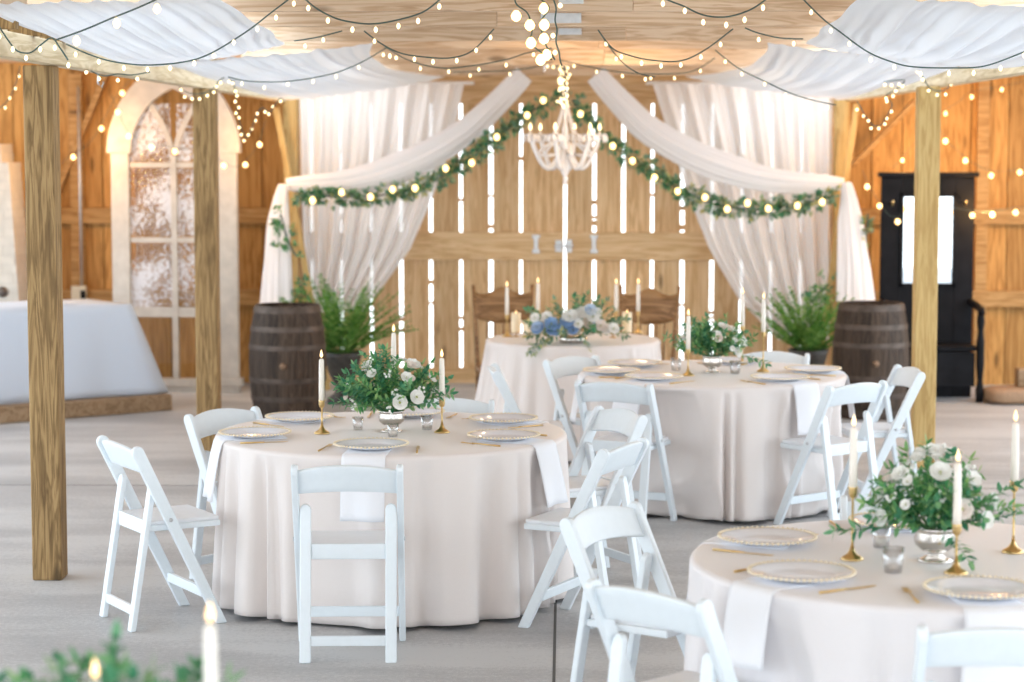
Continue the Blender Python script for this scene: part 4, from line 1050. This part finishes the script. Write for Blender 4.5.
tcloth(2.6, .75, .865, .135, 'pale blue-white cloth over the long table at the far left wall')
mb = MB(); p = co-ux*.28-uy*.06; q = co+ux*2.6-uy*.06; mb.beam((p.x, p.y, .065), (q.x, q.y, .065), .17, .128); tag(mb.build('timber_sleeper', M['timber'], bevel=.01), 'rough brown timber lying under the cloth-covered table at far left', 'timber')
pp = co+ux*.5+uy*.15; mb = MB(); mb.box((0, 0, .004), (.17, .1, .003)); o = mb.build('paper_card', M['paper'], None, (pp.x, pp.y, .866)); o.rotation_euler = (0, 0, ang); tag(o, 'white paper card lying on the cloth-covered table at far left', 'card')
# white painted brick chimney
mb = MB(); gm = MB(); r = random.Random(9); cy = 18.6
zc0 = 0; zc1 = atY(8, 150, cy).z; k = 0; zz = 0
while zz < zc1:
    h = .078; t_ = zz/zc1; w = 1.16-.22*t_-(.12 if zz > zc1-.16 else 0); xc = atY(-40, 200, cy).x; off = .1 if k % 2 else 0
    xl = xc-w/2
    x = xl-off
    while x < xc+w/2-.02:
        a = max(x, xl); b = min(x+.205, xc+w/2)
        if b-a > .03: mb.box(((a+b)/2, cy, zz+h/2), (b-a-.008, .42, h-.008))
        x += .205
    gm.box((xc, cy, zz+h/2), (w-.012, .41, h)); zz += h; k += 1
o = thing('brick_chimney', 'white painted brick chimney at the far left picture edge', 'chimney'); mb.build('bricks', M['brick'], o); gm.build('mortar', M['mortar'], o)
p = atY(-14, 292, cy-.215); MB().tube([(p.x+.14, cy-.21, p.z), (p.x+.14, cy-.225, p.z)], .045, 14).build('flue_cover', M['hoop'], o)
# conduit with socket box
a = atY(77, 84, 19.1); cdt = thing('electrical_conduit', 'thin grey conduit with a cream socket box on the left wall', 'conduit', (a.x, 19.15, 0))
zb_ = atY(75, 300, 19.15).z
MB().tube([(0, 0, zb_+.1), (0, 0, 2.6)], .012, 8).build('pipe', M['steel'], cdt)
MB().box((-.02, -.01, zb_+.05), (.13, .07, .15)).build('socket_box', M['cream'], cdt, bevel=.006)
MB().box((.02, -.048, zb_+.05), (.045, .006, .07)).build('socket_face', M['black'], cdt)
# iron hook under beam
p = atY(98, 78, 11.7); mb = MB(); mb.tube([(p.x, p.y, 2.5), (p.x, p.y, p.z-.03), (p.x+.02, p.y, p.z-.05), (p.x+.03, p.y, p.z-.02)], .005, 6); tag(mb.build('hanging_hook', M['steel']), 'small steel hook under the left beam beside the big post', 'hook')

# ------------------------------------------------------------------ black hall stand with mirror
hy = 18.35; hx0 = atY(881, 200, hy).x; hx1 = atY(974, 200, hy).x; hc = (hx0+hx1)/2; hw = (hx1-hx0)/2; hz = atY(930, 177, hy).z
hs = thing('hall_stand', 'tall black hall stand bench with mirror behind the pale post', 'hall stand', (hc, hy, 0))
za, zb_ = atY(930, 285, hy).z, atY(930, 195, hy).z
mx0, mx1 = atY(901, 240, hy).x-hc, atY(954, 240, hy).x-hc
for nm, x_, w_ in (('side_stile', (-hw+mx0)/2, hw+mx0), ('side_stile', (hw+mx1)/2, hw-mx1)): MB().box((x_, 0, hz/2), (w_, .05, hz)).build(nm, M['black'], hs, bevel=.006)
MB().box(((mx0+mx1)/2, 0, (zb_+hz)/2), (mx1-mx0, .05, hz-zb_)).build('top_rail', M['black'], hs)
MB().box((0, -.02, hz+.02), (hw*2+.06, .10, .04)).build('cornice', M['black'], hs, bevel=.01)
MB().box(((mx0+mx1)/2, 0, za/2), (mx1-mx0, .045, za)).build('lower_panel', M['black'], hs)
mi_ = MB().box(((mx0+mx1)/2, -.005, (za+zb_)/2), (mx1-mx0, .02, zb_-za)).build('mirror', M['mirror'], hs)
mb = MB()
for x_ in (mx0, mx1): mb.box((x_, -.03, (za+zb_)/2), (.03, .02, zb_-za+.03))
for z_ in (za, zb_): mb.box(((mx0+mx1)/2, -.03, z_), (mx1-mx0+.03, .02, .03))
mb.build('mirror_moulding', M['black'], mi_, bevel=.004)
MB().box((0, -.2, .44), (hw*2-.04, .40, .04)).build('seat', M['black'], hs, bevel=.008)
MB().box((0, -.38, .27), (hw*2-.08, .02, .28)).build('front_panel', M['black'], hs)
for s in (-1, 1):
    MB().tube([(s*(hw-.02), -.01, .80), (s*(hw-.0), -.2, .78), (s*(hw), -.40, .76), (s*hw, -.44, .73)], .03, 8).build('arm', M['black'], hs)
    MB().lathe([(.03, 0), (.035, .1), (.022, .18), (.034, .3), (.034, .5), (.022, .58), (.034, .66), (.025, .76)], 12, (s*(hw), -.40, 0)).build('front_post', M['black'], hs)
    MB().tube([(s*.30, -.03, 1.62), (s*.30, -.09, 1.60), (s*.30, -.12, 1.64)], .008, 6).build('coat_hook', M['gold'], hs)
# brown burlap block and small block at the far right edge
p = atZ(1018, 404, 0); t = thing('burlap_cushion', 'flat brown burlap cushion on the floor at the right picture edge', 'cushion', (p.x+.02, p.y+.1, 0), R(8))
def pil(u, v):
    a = 2*pi*u; b = (v-.5)*pi; sg = lambda q, e: math.copysign(abs(q)**e, q)
    return (.28*sg(cos(a), .5)*sg(cos(b), .4), .2*sg(sin(a), .5)*sg(cos(b), .4), .065+.065*sg(sin(b), .6))
MB().grid(pil, 40, 13, wrap=True).build('cover', M['sack'], t)
MB().tube([(.27*math.copysign(abs(cos(a))**.5, cos(a)), .19*math.copysign(abs(sin(a))**.5, sin(a)), .065) for a in [2*pi*i/40 for i in range(41)]], .008, 6).build('piping', M['sack'], t)
p2_ = atY(1024, 384, p.y+.1); MB().box((0, 0, .075), (.18, .15, .15)).build('wooden_block', M['timber'], None, (p2_.x+.03, p.y+.12, .13), bevel=.012)
tag(bpy.data.objects['wooden_block'], 'tan wooden block resting on the burlap cushion at the picture edge', 'block')

# ------------------------------------------------------------------ light
w = bpy.data.worlds.new('world'); SC.world = w; w.use_nodes = True; nt = w.node_tree; bg = nt.nodes['Background']
tc = N(nt, 'ShaderNodeTexCoord'); sx_ = N(nt, 'ShaderNodeSeparateXYZ'); nt.links.new(tc.outputs['Generated'], sx_.inputs[0])
mr = N(nt, 'ShaderNodeMapRange'); mr.inputs['From Min'].default_value = -.2; mr.inputs['From Max'].default_value = .5; nt.links.new(sx_.outputs['Z'], mr.inputs['Value'])
rp = ramp(nt, [(0., (.84, .92, .95)), (.35, (.88, .95, 1.)), (1., (.74, .87, 1.))]); nt.links.new(mr.outputs[0], rp.inputs['Fac']); nt.links.new(rp.outputs['Color'], bg.inputs['Color'])
bg.inputs['Strength'].default_value = 3.75
def lamp(p, power, col=(1., .55, .2), rad=.05):
    l = bpy.data.lights.new('bulb_light', 'POINT'); l.energy = power; l.color = col; l.shadow_soft_size = rad
    o = bpy.data.objects.new('bulb_light', l); COL.objects.link(o); o.location = p; return o
for px, py, Y, e in ((960, 150, 18.3, 16), (988, 212, 18.0, 14), (905, 160, 18.3, 14), (1040, 160, 17.8, 16), (91, 141, 18.2, 12), (128, 134, 17.6, 2), (62, 163, 18.2, 8), (257, 147, 18.2, 10)):
    lamp(atY(px, py, Y), e)
lamp(Vector((.35, 15.6, 2.45)), 18, (1., .72, .42), .12)
lamp(Vector((0, 13, 2.55)), 8, (1., .72, .42), .1)
SC.cycles.use_denoising = True
SC.cycles.max_bounces = 10; SC.cycles.diffuse_bounces = 5; SC.cycles.transparent_max_bounces = 12; SC.cycles.sample_clamp_indirect = 6
